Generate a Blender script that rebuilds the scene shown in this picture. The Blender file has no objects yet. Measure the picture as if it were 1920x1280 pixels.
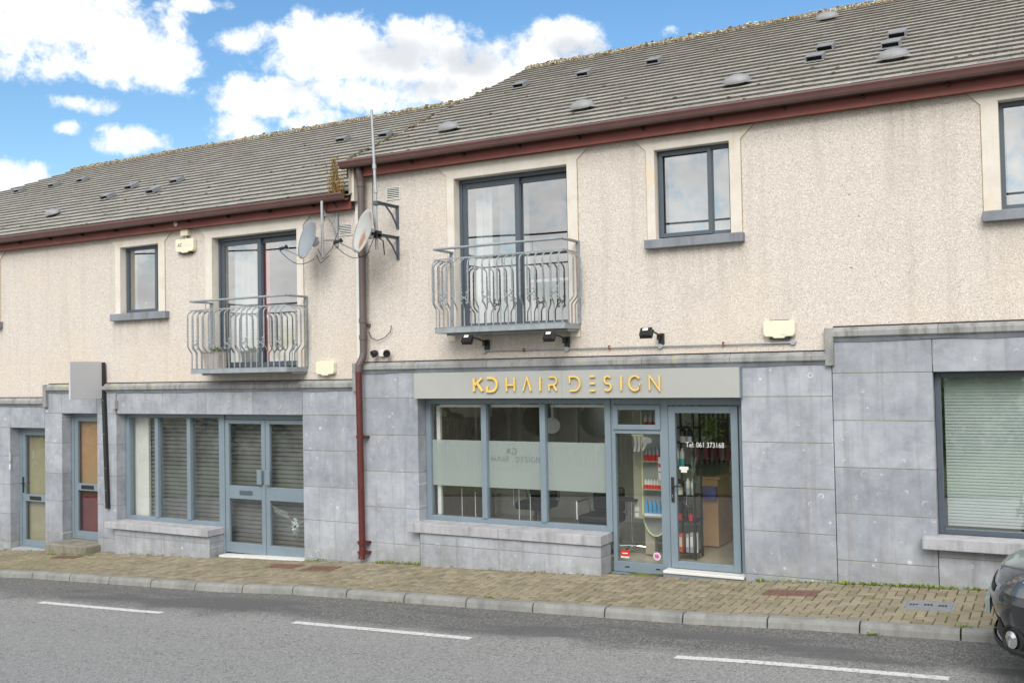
import bpy, math, random
from mathutils import Vector, Matrix
random.seed(7)
C = bpy.context.scene.collection
R = math.radians

# ------------------------------------------------------------------ camera
FPX, YAW, PITCH, ROLL = 1860.0, -0.508147, 0.0289244, 0.0190035
CAM = Vector((0.0, -12.0, 2.6))
_cy, _sy, _cp, _sp = math.cos(YAW), math.sin(YAW), math.cos(PITCH), math.sin(PITCH)
_f = Vector((_sy*_cp, _cy*_cp, _sp)); _r = Vector((_cy, -_sy, 0)); _d = -_r.cross(_f)
_cr, _sr = math.cos(ROLL), math.sin(ROLL)
RT = _cr*_r + _sr*_d; DN = -_sr*_r + _cr*_d
def pixdir(x, y): return RT*((x-960)/FPX) + DN*((y-640)/FPX) + _f
def at(x, y, Y=0.0):
    """point of the vertical plane at depth Y (metres behind the stone face) measured in the photograph"""
    d = pixdir(x, y); return CAM + d*((12.0+Y)/d.y)
cam_d = bpy.data.cameras.new('camera'); cam = bpy.data.objects.new('camera', cam_d); C.objects.link(cam)
cam.matrix_world = Matrix(((RT.x, -DN.x, -_f.x, CAM.x), (RT.y, -DN.y, -_f.y, CAM.y), (RT.z, -DN.z, -_f.z, CAM.z), (0, 0, 0, 1)))
cam_d.sensor_width = 36; cam_d.lens = FPX/1920*36; cam_d.clip_end = 3000; cam_d.clip_start = 0.05
bpy.context.scene.camera = cam

# ------------------------------------------------------------------ light, sky, exposure
SUN_AZ, SUN_EL = R(160), R(38)            # from behind the camera, through thin cloud
world = bpy.data.worlds.new('World'); bpy.context.scene.world = world; world.use_nodes = True
wt = world.node_tree; wt.nodes.clear()
def wn(t, **k):
    n = wt.nodes.new(t)
    for a, b in k.items(): setattr(n, a, b)
    return n
def wl(a, b): wt.links.new(a, b)
def wm(op, a, b=None, clamp=False):
    n = wn('ShaderNodeMath', operation=op, use_clamp=clamp)
    for i, v in enumerate((a, b)):
        if v is None: continue
        if isinstance(v, (int, float)): n.inputs[i].default_value = v
        else: wl(v, n.inputs[i])
    return n.outputs[0]
sky = wn('ShaderNodeTexSky', sky_type='NISHITA'); sky.sun_disc = False
sky.sun_elevation = SUN_EL; sky.sun_rotation = SUN_AZ; sky.air_density = 1.2; sky.dust_density = 0.3; sky.ozone_density = 2.5
tc = wn('ShaderNodeTexCoord'); sep = wn('ShaderNodeSeparateXYZ'); wl(tc.outputs['Generated'], sep.inputs[0])
az = wm('MULTIPLY', wm('ARCTAN2', sep.outputs[0], sep.outputs[1]), 57.2958)
el = wm('MULTIPLY', wm('ARCSINE', sep.outputs[2]), 57.2958)
uv = wn('ShaderNodeCombineXYZ'); wl(az, uv.inputs[0]); wl(el, uv.inputs[1])
warp = wn('ShaderNodeTexNoise'); warp.inputs['Scale'].default_value = 0.32; warp.inputs['Detail'].default_value = 9; warp.inputs['Roughness'].default_value = 0.62
wl(uv.outputs[0], warp.inputs['Vector'])
nz = wn('ShaderNodeTexNoise'); nz.inputs['Scale'].default_value = 0.6; nz.inputs['Detail'].default_value = 12; nz.inputs['Roughness'].default_value = 0.66
nz.inputs['Distortion'].default_value = 0.25; wl(uv.outputs[0], nz.inputs['Vector'])
def azel(x, y):
    d = pixdir(x, y).normalized(); return math.degrees(math.atan2(d.x, d.y)), math.degrees(math.asin(d.z))
dens = None
CL = [(110,40,270,100,1),(250,110,150,60,1),(40,0,220,90,1),(330,140,34,40,.75),(60,125,110,32,.55),(150,195,75,20,.75),(245,265,85,32,.9),(10,335,90,48,1),
      (292,14,26,14,.7),(370,8,60,18,.6),(135,238,34,18,.65),(320,82,22,18,.5),
      (640,100,190,80,1.1),(500,185,130,52,1),(770,110,180,85,1.1),(450,80,70,30,.75),(455,240,75,36,.8),(900,140,190,75,1.1),(1065,72,82,46,.95),
      (990,110,90,50,1),(585,225,90,26,.7),(700,170,160,45,1),(1250,60,30,8,.3)]
for (x, y, rx, ry, k) in CL:
    a, e = azel(x, y); a2, e2 = azel(x+rx, y); a3, e3 = azel(x, y-ry)
    ra = max(abs(a2-a), .3); re = max(abs(e3-e), .3)
    dx = wm('MULTIPLY', wm('SUBTRACT', az, a), 1/ra); dy = wm('MULTIPLY', wm('SUBTRACT', el, e), 1/re)
    v = wm('SUBTRACT', k, wm('MULTIPLY', wm('ADD', wm('MULTIPLY', dx, dx), wm('MULTIPLY', dy, dy)), k))
    dens = v if dens is None else wm('MAXIMUM', dens, v)
dens = wm('MAXIMUM', dens, -0.9)
# cloud cover away from the photographed patch of sky: mostly closed behind the camera
back = wn('ShaderNodeMapRange'); wl(sep.outputs[1], back.inputs[0])
back.inputs[1].default_value = 0.3; back.inputs[2].default_value = -0.05; back.inputs[3].default_value = -1.0; back.inputs[4].default_value = 0.75
gen = wm('MAXIMUM', dens, back.outputs[0])
puff = wm('ADD', wm('MULTIPLY', wm('SUBTRACT', nz.outputs[0], .5), 2.6), wm('MULTIPLY', wm('SUBTRACT', warp.outputs[0], .5), 1.6))
dd = wm('ADD', wm('MULTIPLY', gen, 0.95), puff)
cov = wn('ShaderNodeMapRange', interpolation_type='SMOOTHSTEP'); wl(dd, cov.inputs[0]); cov.inputs[1].default_value = -0.08; cov.inputs[2].default_value = 0.85
shade = wn('ShaderNodeTexNoise'); shade.inputs['Scale'].default_value = 0.13; shade.inputs['Detail'].default_value = 6; shade.inputs['Roughness'].default_value = .55
sv = wn('ShaderNodeMapping'); sv.inputs['Location'].default_value = (3.1, 1.7, 0); sv.inputs['Scale'].default_value = (1, 1.7, 1); wl(uv.outputs[0], sv.inputs[0]); wl(sv.outputs[0], shade.inputs['Vector'])
sr = wn('ShaderNodeValToRGB'); sr.color_ramp.elements[0].position = .34; sr.color_ramp.elements[1].position = .5
sr.color_ramp.elements[0].color = (4.5, 4.6, 4.8, 1); sr.color_ramp.elements[1].color = (5.9, 5.92, 5.95, 1)
wl(shade.outputs[0], sr.inputs[0])
behind = wn('ShaderNodeMapRange'); wl(sep.outputs[1], behind.inputs[0]); behind.inputs[1].default_value = 0.3; behind.inputs[2].default_value = -0.3; behind.inputs[3].default_value = 0; behind.inputs[4].default_value = 1
sr2 = wn('ShaderNodeValToRGB'); sr2.color_ramp.elements[0].position = .3; sr2.color_ramp.elements[1].position = .7
sr2.color_ramp.elements[0].color = (4.6, 4.6, 4.65, 1); sr2.color_ramp.elements[1].color = (8.4, 8.3, 8.1, 1); wl(shade.outputs[0], sr2.inputs[0])
gd = None
for (x, y, rx, ry, k) in [(745,105,95,50,1),(880,120,80,38,.9),(1085,92,70,30,.9),(800,165,130,34,.7),(560,168,70,24,.5),(660,232,60,16,.5),(90,85,60,20,.4),(60,190,80,20,.4),(250,275,60,12,.5),(30,345,50,18,.4)]:
    a, e = azel(x, y); a2, e2 = azel(x+rx, y); a3, e3 = azel(x, y-ry); ra = abs(a2-a); re = abs(e3-e)
    dx = wm('MULTIPLY', wm('SUBTRACT', az, a), 1/ra); dy = wm('MULTIPLY', wm('SUBTRACT', el, e), 1/re)
    v = wm('SUBTRACT', k, wm('MULTIPLY', wm('ADD', wm('MULTIPLY', dx, dx), wm('MULTIPLY', dy, dy)), k)); gd = v if gd is None else wm('MAXIMUM', gd, v)
gd = wm('ADD', wm('MAXIMUM', gd, -.6), wm('MULTIPLY', wm('SUBTRACT', warp.outputs[0], .5), 2.2))
gr_f = wn('ShaderNodeMapRange', interpolation_type='SMOOTHSTEP'); wl(gd, gr_f.inputs[0]); gr_f.inputs[1].default_value = -.15; gr_f.inputs[2].default_value = 1.0; gr_f.inputs[4].default_value = .85
gm = wn('ShaderNodeMix', data_type='RGBA'); wl(gr_f.outputs[0], gm.inputs['Factor']); wl(sr.outputs[0], gm.inputs['A']); gm.inputs['B'].default_value = (3.3, 3.45, 3.65, 1)
cm = wn('ShaderNodeMix', data_type='RGBA'); wl(behind.outputs[0], cm.inputs['Factor']); wl(gm.outputs['Result'], cm.inputs['A']); wl(sr2.outputs[0], cm.inputs['B'])
hs = wn('ShaderNodeHueSaturation'); hs.inputs['Saturation'].default_value = 1.22; hs.inputs['Value'].default_value = 0.72; wl(sky.outputs[0], hs.inputs['Color'])
mx = wn('ShaderNodeMix', data_type='RGBA'); wl(cov.outputs[0], mx.inputs['Factor']); wl(hs.outputs[0], mx.inputs['A']); wl(cm.outputs['Result'], mx.inputs['B'])
bg = wn('ShaderNodeBackground'); bg.inputs['Strength'].default_value = 0.1; wl(mx.outputs['Result'], bg.inputs[0])
wo = wn('ShaderNodeOutputWorld'); wl(bg.outputs[0], wo.inputs[0])
sd = bpy.data.lights.new('sun', 'SUN'); sd.energy = 1.4; sd.angle = R(35); sd.color = (1, .965, .91)
so = bpy.data.objects.new('sun', sd); C.objects.link(so)
sdir = Vector((math.sin(SUN_AZ)*math.cos(SUN_EL), math.cos(SUN_AZ)*math.cos(SUN_EL), math.sin(SUN_EL)))
so.rotation_euler = sdir.to_track_quat('Z', 'Y').to_euler(); so.location = (0, -20, 30)
vs = bpy.context.scene.view_settings; vs.view_transform = 'Standard'; vs.look = 'None'; vs.gamma = 1; vs.exposure = 1.12

# ------------------------------------------------------------------ helpers
def S(r, g, b, k=1.0):
    def f(v):
        v /= 255.; return (v/12.92 if v <= .04045 else ((v+.055)/1.055)**2.4)*k
    return (f(r), f(g), f(b), 1)
class MB:
    def __init__(s): s.v = []; s.f = []; s.m = []
    def quad(s, *p, m=0):
        i = len(s.v); s.v += [tuple(q) for q in p]; s.f.append(tuple(range(i, i+len(p)))); s.m.append(m)
    def box(s, x0, x1, y0, y1, z0, z1, m=0):
        i = len(s.v)
        s.v += [(x0,y0,z0),(x1,y0,z0),(x1,y1,z0),(x0,y1,z0),(x0,y0,z1),(x1,y0,z1),(x1,y1,z1),(x0,y1,z1)]
        for q in ((0,1,5,4),(1,2,6,5),(2,3,7,6),(3,0,4,7),(4,5,6,7),(3,2,1,0)): s.f.append(tuple(i+a for a in q)); s.m.append(m)
        return s
    def obox(s, c, ax, ay, az, m=0):
        """oriented box: centre and three half-axis vectors"""
        i = len(s.v); c = Vector(c); ax = Vector(ax); ay = Vector(ay); az = Vector(az)
        for sz in (-1, 1):
            for sx, sy in ((-1,-1),(1,-1),(1,1),(-1,1)): s.v.append(tuple(c+ax*sx+ay*sy+az*sz))
        for q in ((0,1,5,4),(1,2,6,5),(2,3,7,6),(3,0,4,7),(4,5,6,7),(3,2,1,0)): s.f.append(tuple(i+a for a in q)); s.m.append(m)
        return s
    def prism(s, poly, y0, y1, m=0):
        """poly in (x,z), extruded in y"""
        n = len(poly); i = len(s.v)
        s.v += [(x, y0, z) for x, z in poly] + [(x, y1, z) for x, z in poly]
        s.f.append(tuple(range(i, i+n))); s.m.append(m); s.f.append(tuple(range(i+2*n-1, i+n-1, -1))); s.m.append(m)
        for k in range(n):
            a, b = i+k, i+(k+1) % n; s.f.append((b, a, a+n, b+n)); s.m.append(m)
        return s
    def sweep(s, prof, x0, x1, m=0, caps=True):
        """prof in (y,z), extruded in x"""
        n = len(prof); i = len(s.v)
        s.v += [(x0, y, z) for y, z in prof] + [(x1, y, z) for y, z in prof]
        for k in range(n):
            a, b = i+k, i+(k+1) % n; s.f.append((a, b, b+n, a+n)); s.m.append(m)
        if caps: s.f.append(tuple(range(i+n-1, i-1, -1))); s.m.append(m); s.f.append(tuple(range(i+n, i+2*n))); s.m.append(m)
        return s
    def tube(s, pts, r, n=8, m=0, flat=1.0, caps=True):
        pts = [Vector(p) for p in pts]; rs = r if isinstance(r, (list, tuple)) else [r]*len(pts)
        up = Vector((0,0,1)); i0 = len(s.v); prev = None
        for k, p in enumerate(pts):
            t = (pts[min(k+1, len(pts)-1)]-pts[max(k-1, 0)]).normalized()
            a = prev if prev is not None else (Vector((1,0,0)) if abs(t.z) > .9 else up)
            u = (a - t*a.dot(t)).normalized(); prev = u; w = t.cross(u)
            for j in range(n):
                an = 2*math.pi*j/n; s.v.append(tuple(p + u*math.cos(an)*rs[k] + w*math.sin(an)*rs[k]*flat))
        for k in range(len(pts)-1):
            for j in range(n):
                a = i0+k*n+j; b = i0+k*n+(j+1) % n; s.f.append((a, b, b+n, a+n)); s.m.append(m)
        if caps:
            s.f.append(tuple(range(i0+n-1, i0-1, -1))); s.m.append(m); e = i0+(len(pts)-1)*n; s.f.append(tuple(range(e, e+n))); s.m.append(m)
        return s
    def lathe(s, prof, c=(0,0,0), n=16, m=0, axis=None):
        """prof: (r, h) along axis (default z)"""
        az = Vector(axis or (0,0,1)).normalized(); ax = (Vector((1,0,0)) if abs(az.x) < .8 else Vector((0,1,0))); ax = (ax-az*ax.dot(az)).normalized(); ay = az.cross(ax)
        i0 = len(s.v); c = Vector(c)
        for r, h in prof:
            for j in range(n):
                a = 2*math.pi*j/n; s.v.append(tuple(c+az*h+ax*(r*math.cos(a))+ay*(r*math.sin(a))))
        for k in range(len(prof)-1):
            for j in range(n):
                a = i0+k*n+j; b = i0+k*n+(j+1) % n; s.f.append((a, b, b+n, a+n)); s.m.append(m)
        s.f.append(tuple(range(i0+n-1, i0-1, -1))); s.m.append(m); e = i0+(len(prof)-1)*n; s.f.append(tuple(range(e, e+n))); s.m.append(m)
        return s
    def build(s, name, mats, parent=None, bevel=0, smooth=False, seg=2):
        me = bpy.data.meshes.new(name); me.from_pydata(s.v, [], s.f); 
        if not isinstance(mats, (list, tuple)): mats = [mats]
        for m in mats: me.materials.append(m)
        if len(mats) > 1: me.polygons.foreach_set('material_index', s.m)
        if smooth: me.polygons.foreach_set('use_smooth', [True]*len(s.f))
        me.update(); o = bpy.data.objects.new(name, me); C.objects.link(o)
        if parent:
            o.parent = parent
            chain = parent; off = Vector((0,0,0))
            while chain: off += chain.location; chain = chain.parent
            o.location = -off
        if bevel:
            b = o.modifiers.new('bevel', 'BEVEL'); b.width = bevel; b.segments = seg; b.limit_method = 'ANGLE'; b.angle_limit = R(40)
        return o
def tag(o, label=None, cat=None, group=None, kind=None):
    if label: o['label'] = label
    if cat: o['category'] = cat
    if group: o['group'] = group
    if kind: o['kind'] = kind
    return o
def empty(name, loc, label, cat, group=None):
    o = bpy.data.objects.new(name, None); C.objects.link(o); o.location = loc; o.empty_display_size = .2
    return tag(o, label, cat, group)
def text_mesh(s, size, depth, name, mat, loc, rot=(R(90),0,0), parent=None, sx=1.0, align='LEFT', bold=0.0):
    cu = bpy.data.curves.new(name, 'FONT'); cu.body = s; cu.size = size; cu.extrude = depth; cu.align_x = align; cu.offset = bold; cu.resolution_u = 3
    o = bpy.data.objects.new(name, cu); C.objects.link(o); dg = bpy.context.evaluated_depsgraph_get()
    me = bpy.data.meshes.new_from_object(o.evaluated_get(dg)); bpy.data.objects.remove(o); me.name = name
    me.materials.clear(); me.materials.append(mat)
    M = Matrix.Translation(loc) @ Matrix.Rotation(rot[2], 4, 'Z') @ Matrix.Rotation(rot[0], 4, 'X') @ Matrix.Diagonal((sx, 1, 1, 1)); me.transform(M)
    o = bpy.data.objects.new(name, me); C.objects.link(o)
    if parent:
        o.parent = parent; chain = parent; off = Vector((0,0,0))
        while chain: off += chain.location; chain = chain.parent
        o.location = -off
    return o

# ------------------------------------------------------------------ materials
class NT:
    def __init__(s, name):
        s.mat = bpy.data.materials.new(name); s.mat.use_nodes = True; s.t = s.mat.node_tree
        s.b = s.t.nodes['Principled BSDF']; s.out = s.t.nodes['Material Output']; s._co = None
    def n(s, t, **k):
        x = s.t.nodes.new(t)
        for a, b in k.items(): setattr(x, a, b)
        return x
    def l(s, a, b): s.t.links.new(a, b)
    def co(s):
        if not s._co:
            g = s.n('ShaderNodeNewGeometry'); s._co = g.outputs['Position']
        return s._co
    def mapv(s, scale=(1,1,1), loc=(0,0,0), rot=(0,0,0)):
        m = s.n('ShaderNodeMapping'); m.inputs['Scale'].default_value = scale; m.inputs['Location'].default_value = loc; m.inputs['Rotation'].default_value = rot
        s.l(s.co(), m.inputs[0]); return m.outputs[0]
    def noise(s, scale, detail=4, rough=.55, vec=None, dist=0):
        x = s.n('ShaderNodeTexNoise'); x.inputs['Scale'].default_value = scale; x.inputs['Detail'].default_value = detail; x.inputs['Roughness'].default_value = rough; x.inputs['Distortion'].default_value = dist
        s.l(vec if vec is not None else s.co(), x.inputs['Vector']); return x.outputs[0]
    def vor(s, scale, feature='F1', vec=None, rnd=1):
        x = s.n('ShaderNodeTexVoronoi', feature=feature); x.inputs['Scale'].default_value = scale; x.inputs['Randomness'].default_value = rnd
        s.l(vec if vec is not None else s.co(), x.inputs['Vector']); return x
    def ramp(s, v, stops):
        r = s.n('ShaderNodeValToRGB'); e = r.color_ramp.elements
        while len(e) < len(stops): e.new(.5)
        for i, (p, c) in enumerate(stops):
            e[i].position = p; e[i].color = c if isinstance(c, tuple) else (c, c, c, 1)
        s.l(v, r.inputs[0]); return r.outputs[0]
    def rng(s, v, a, b, c=0, d=1, smooth=True):
        m = s.n('ShaderNodeMapRange', interpolation_type='SMOOTHSTEP' if smooth else 'LINEAR')
        s.l(v, m.inputs[0])
        for i, q in enumerate((a, b, c, d)): m.inputs[i+1].default_value = q
        return m.outputs[0]
    def mix(s, f, a, b, mode='MIX'):
        m = s.n('ShaderNodeMix', data_type='RGBA', blend_type=mode)
        for k, v in (('Factor', f), ('A', a), ('B', b)):
            if isinstance(v, (int, float, tuple)): m.inputs[k].default_value = v
            else: s.l(v, m.inputs[k])
        return m.outputs['Result']
    def math(s, op, a, b=None, c=None):
        m = s.n('ShaderNodeMath', operation=op)
        for i, v in enumerate((a, b, c)):
            if v is None: continue
            if isinstance(v, (int, float)): m.inputs[i].default_value = v
            else: s.l(v, m.inputs[i])
        return m.outputs[0]
    def sep(s, v=None):
        x = s.n('ShaderNodeSeparateXYZ'); s.l(v if v is not None else s.co(), x.inputs[0]); return x.outputs
    def bump(s, h, strength=.3, dist=.01, prev=None):
        b = s.n('ShaderNodeBump'); b.inputs['Strength'].default_value = strength; b.inputs['Distance'].default_value = dist; s.l(h, b.inputs['Height'])
        if prev is not None: s.l(prev, b.inputs['Normal'])
        s.l(b.outputs[0], s.b.inputs['Normal']); return b.outputs[0]
    def base(s, c): 
        if isinstance(c, tuple): s.b.inputs['Base Color'].default_value = c
        else: s.l(c, s.b.inputs['Base Color'])
    def set(s, **k):
        for a, v in k.items():
            i = s.b.inputs[a.replace('_', ' ')]
            if isinstance(v, (int, float, tuple)): i.default_value = v
            else: s.l(v, i)
def simple(name, col, rough=.5, metal=0, var=.12, scale=6, bump=0, bscale=60, spec=None):
    t = NT(name); n = t.noise(scale, 5, .6)
    dark = tuple(c*(1-var) for c in col[:3])+(1,); lite = tuple(min(1, c*(1+var)) for c in col[:3])+(1,)
    t.base(t.ramp(n, [(.3, dark), (.7, lite)])); t.set(Roughness=rough, Metallic=metal)
    if spec is not None: t.b.inputs['Specular IOR Level'].default_value = spec
    if bump: t.bump(t.noise(bscale, 4), bump, .004)
    return t.mat
def pebbledash():
    t = NT('pebbledash render'); p = t.co(); sx, sy, sz = t.sep()
    v = t.vor(66); v2 = t.vor(120); n1 = t.noise(40, 3, .7); big = t.noise(.9, 5, .6)
    c = t.ramp(v.outputs['Color'], [(0, S(183,174,166)), (.35, S(197,189,181)), (.7, S(206,198,190)), (1, S(217,211,204))])
    sp1 = t.rng(t.noise(66, 2, .6), .56, .68); c = t.mix(t.math('MULTIPLY', sp1, .62), c, S(132,114,106))
    sp2 = t.rng(t.noise(95, 2, .6, vec=t.mapv(loc=(3,1,2))), .58, .68); c = t.mix(t.math('MULTIPLY', sp2, .45), c, S(124,106,98))
    lt_ = t.rng(t.noise(60, 2, .6, vec=t.mapv(loc=(7,5,2))), .58, .7); c = t.mix(t.math('MULTIPLY', lt_, .6), c, S(238,233,227))
    rare = t.rng(t.noise(17, 2, .5), .74, .77); c = t.mix(t.math('MULTIPLY', rare, .6), c, S(92,82,78))
    # rain streaks and weather stains
    st = t.noise(1, 5, .6, vec=t.mapv((5, 5, .35))); stf = t.rng(st, .5, .75)
    c = t.mix(t.math('MULTIPLY', stf, .22), c, S(150,142,130))
    bl = t.rng(big, .52, .72); c = t.mix(t.math('MULTIPLY', bl, .25), c, S(178,166,158))
    low = t.rng(sz, 3.5, 2.6); lowf = t.math('MULTIPLY', t.math('MULTIPLY', low, t.rng(t.noise(1.3, 4), .35, .6)), .17); c = t.mix(lowf, c, S(206,184,150))
    for (xa, xb, zt, ln_, k_) in ((-4.72,-3.35,4.13,.7,.5),(-.78,.68,4.13,.7,.5),(-14.87,-13.4,3.61,.6,.5),(-9.35,-9.0,5.4,2.4,.3),(-8.75,-8.4,4.4,1.1,.45),(-1.7,-1.35,5.56,1.0,.6),(-7.8,-5.5,3.1,.4,.45),(-12.5,-10.3,2.62,.4,.4),(-6.9,-6.4,5.56,.3,.2)):
        mx_ = t.math('MULTIPLY', t.rng(sx, xa-.03, xa+.05), t.rng(sx, xb+.03, xb-.05)); mz = t.math('MULTIPLY', t.rng(sz, zt-ln_, zt, 0, 1, False), t.rng(sz, zt+.02, zt))
        stn = t.rng(t.noise(1, 4, .65, vec=t.mapv((11, 11, .7), (xa, 0, 0))), .38, .62, .15, 1); c = t.mix(t.math('MULTIPLY', t.math('MULTIPLY', mx_, mz), t.math('MULTIPLY', stn, k_*.6)), c, S(140,130,116))
    yl = t.rng(t.noise(.7, 3, vec=t.mapv((1,1,1), (4,0,9))), .55, .7); c = t.mix(t.math('MULTIPLY', yl, .12), c, S(214,196,160))
    t.base(c); t.set(Roughness=.95); t.b.inputs['Specular IOR Level'].default_value = .15
    h = t.math('ADD', t.math('MULTIPLY', v.outputs['Distance'], -1.0), t.math('MULTIPLY', v2.outputs['Distance'], -.5)); t.bump(h, .45, .006); return t.mat
def smoothband():
    t = NT('smooth plaster band'); sx, sy, sz = t.sep(); n = t.noise(3, 6, .65); f = t.noise(90, 3, .6)
    c = t.ramp(n, [(.25, S(196,188,176)), (.5, S(208,201,191)), (.75, S(216,211,203))])
    st = t.rng(t.noise(1, 4, .6, vec=t.mapv((9, 9, .6))), .55, .72); c = t.mix(t.math('MULTIPLY', st, .25), c, S(182,172,154))
    spots = t.rng(t.noise(2.2, 3, vec=t.mapv((1,1,1),(7,3,1))), .6, .7); c = t.mix(t.math('MULTIPLY', spots, .35), c, S(205,180,138))
    c = t.mix(t.rng(f, .6, .75, 0, .25), c, S(160,150,136)); t.base(c); t.set(Roughness=.9); t.bump(f, .3, .003); return t.mat
def limestone(name='grey limestone', shift=0, tone=1.0, dirt=.3):
    t = NT(name); sx, sy, sz = t.sep(); g = t.n('ShaderNodeNewGeometry')
    big = t.noise(1.6, 7, .62, vec=t.mapv(loc=(shift,0,0))); fine = t.noise(26, 5, .7); sm = t.noise(7, 5, .6)
    c = t.ramp(big, [(.3, S(116,121,129,tone)), (.5, S(147,152,160,tone)), (.7, S(174,178,184,tone))])
    c = t.mix(.45, c, t.ramp(sm, [(.3, S(132,135,142,tone)), (.7, S(170,173,180,tone))]))
    isl = t.ramp(g.outputs['Random Per Island'], [(0, (.87,.88,.89,1)), (.5, (.99,.99,.99,1)), (1, (1.11,1.11,1.10,1))]); c = t.mix(1.0, c, isl, 'MULTIPLY')
    st = t.rng(t.noise(1, 5, .6, vec=t.mapv((10, 10, .5), (shift,0,0))), .5, .72); c = t.mix(t.math('MULTIPLY', st, dirt+.15), c, S(122,116,114,tone))
    lt = t.rng(t.noise(1, 4, .6, vec=t.mapv((9, 9, 1.2), (shift+5,0,0))), .6, .75); c = t.mix(t.math('MULTIPLY', lt, .22), c, S(198,200,206,tone))
    c = t.mix(t.rng(fine, .55, .75, 0, .3), c, S(120,120,130,tone)); c = t.mix(t.rng(fine, .42, .28, 0, .3), c, S(196,198,206,tone))
    # fossil crescents: partial rings scattered over the face
    for sc, rr, wd, thr in ((3.2, .13, .02, .52), (5.6, .14, .028, .66), (2.4, .075, .014, .6)):
        m = t.n('ShaderNodeMapping'); m.inputs['Scale'].default_value = (1, 0, 1); m.inputs['Location'].default_value = (sc*3.7, 0, sc*1.9); t.l(t.co(), m.inputs[0])
        v = t.n('ShaderNodeTexVoronoi', feature='F1'); v.inputs['Scale'].default_value = sc; t.l(m.outputs[0], v.inputs['Vector'])
        ring = t.math('SUBTRACT', 1.0, t.math('DIVIDE', t.math('ABSOLUTE', t.math('SUBTRACT', v.outputs['Distance'], rr)), wd)); ring = t.rng(ring, 0, .6)
        sub = t.n('ShaderNodeVectorMath', operation='SUBTRACT'); t.l(m.outputs[0], sub.inputs[0]); t.l(v.outputs['Position'], sub.inputs[1])
        cc = t.n('ShaderNodeVectorMath', operation='SUBTRACT'); t.l(v.outputs['Color'], cc.inputs[0]); cc.inputs[1].default_value = (.5, .5, .5)
        dt = t.n('ShaderNodeVectorMath', operation='DOT_PRODUCT'); t.l(sub.outputs[0], dt.inputs[0]); t.l(cc.outputs[0], dt.inputs[1])
        half = t.rng(dt.outputs['Value'], .0, .012); cs = t.sep(v.outputs['Color']); pick = t.rng(cs[1], thr, thr+.02)
        msk = t.math('MULTIPLY', t.math('MULTIPLY', ring, half), pick); c = t.mix(t.math('MULTIPLY', msk, .55), c, S(212,214,218))
    dot = t.vor(7, vec=t.mapv((1,0,1),(9,0,4))); ds = t.sep(dot.outputs['Color'])
    dm = t.math('MULTIPLY', t.rng(dot.outputs['Distance'], .09, .05), t.rng(ds[0], .8, .82)); c = t.mix(t.math('MULTIPLY', dm, .4), c, S(220,220,222))
    bs = t.math('SUBTRACT', sz, t.math('ADD', t.math('MULTIPLY', sx, .046), .15)); grime = t.math('MULTIPLY', t.rng(bs, .5, .0), t.rng(t.noise(4, 5, .7, vec=t.mapv(loc=(shift,2,2))), .35, .65)); c = t.mix(t.math('MULTIPLY', grime, .45), c, S(124,122,108,tone))
    blot = t.rng(t.noise(2.6, 6, .7, vec=t.mapv(loc=(shift+3,0,7))), .54, .68); c = t.mix(t.math('MULTIPLY', blot, .4), c, S(112,113,120,tone))
    t.base(c); t.set(Roughness=t.rng(sm, .2, .8, .5, .72)); t.bump(t.math('ADD', fine, sm), .12, .004); return t.mat
def concrete(name, a, b, stain=.5, moss=.3):
    t = NT(name); n = t.noise(3, 6, .65); f = t.noise(40, 4, .7); c = t.ramp(n, [(.3, a), (.7, b)])
    st = t.rng(t.noise(1, 5, .65, vec=t.mapv((8, 8, 1.2))), .46, .7); c = t.mix(t.math('MULTIPLY', st, stain), c, S(92,90,86))
    m = t.rng(t.noise(2.1, 5, .7, vec=t.mapv(loc=(3,5,1))), .56, .68); c = t.mix(t.math('MULTIPLY', m, moss), c, S(176,168,120))
    c = t.mix(t.rng(f, .55, .75, 0, .4), c, S(110,108,102)); t.base(c); t.set(Roughness=.9); t.bump(f, .35, .006); return t.mat
def tilemat():
    t = NT('roof tiles'); g = t.n('ShaderNodeNewGeometry'); n = t.noise(5, 6, .7); f = t.noise(45, 4, .7)
    c = t.ramp(n, [(.25, S(128,126,119)), (.5, S(152,150,143)), (.75, S(172,170,163))])
    c = t.mix(1.0, c, t.ramp(g.outputs['Random Per Island'], [(0, (.86,.86,.85,1)), (.5, (.98,.98,.97,1)), (1, (1.1,1.1,1.07,1))]), 'MULTIPLY')
    c = t.mix(t.rng(f, .5, .7, 0, .5), c, S(92,88,80))
    li = t.rng(t.noise(22, 4, .75, vec=t.mapv((.7,.6,1),(2,8,1))), .60, .66); c = t.mix(t.math('MULTIPLY', li, .85), c, S(218,217,208))
    ms = t.rng(t.noise(3.2, 5, .7, vec=t.mapv(loc=(5,1,2))), .62, .72); c = t.mix(t.math('MULTIPLY', ms, .5), c, S(118,112,78))
    t.base(c); t.set(Roughness=.93); t.bump(t.math('ADD', f, li), .5, .006); return t.mat
def ridgemat():
    t = NT('mossy ridge tiles'); n = t.noise(9, 6, .72); sx, sy, sz = t.sep(); c = t.ramp(n, [(.3, S(84,70,48)), (.45, S(124,98,56)), (.55, S(142,134,110)), (.68, S(196,192,178))]); f = t.noise(40, 3, .7); c = t.mix(t.rng(f,.5,.62), c, S(70,60,46)); c = t.mix(t.rng(t.noise(28,3,.7,vec=t.mapv(loc=(4,4,4))),.56,.6), c, S(222,220,208)); t.base(c); t.set(Roughness=1); t.bump(t.math('ADD', f, n), 1, .03); return t.mat
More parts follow.
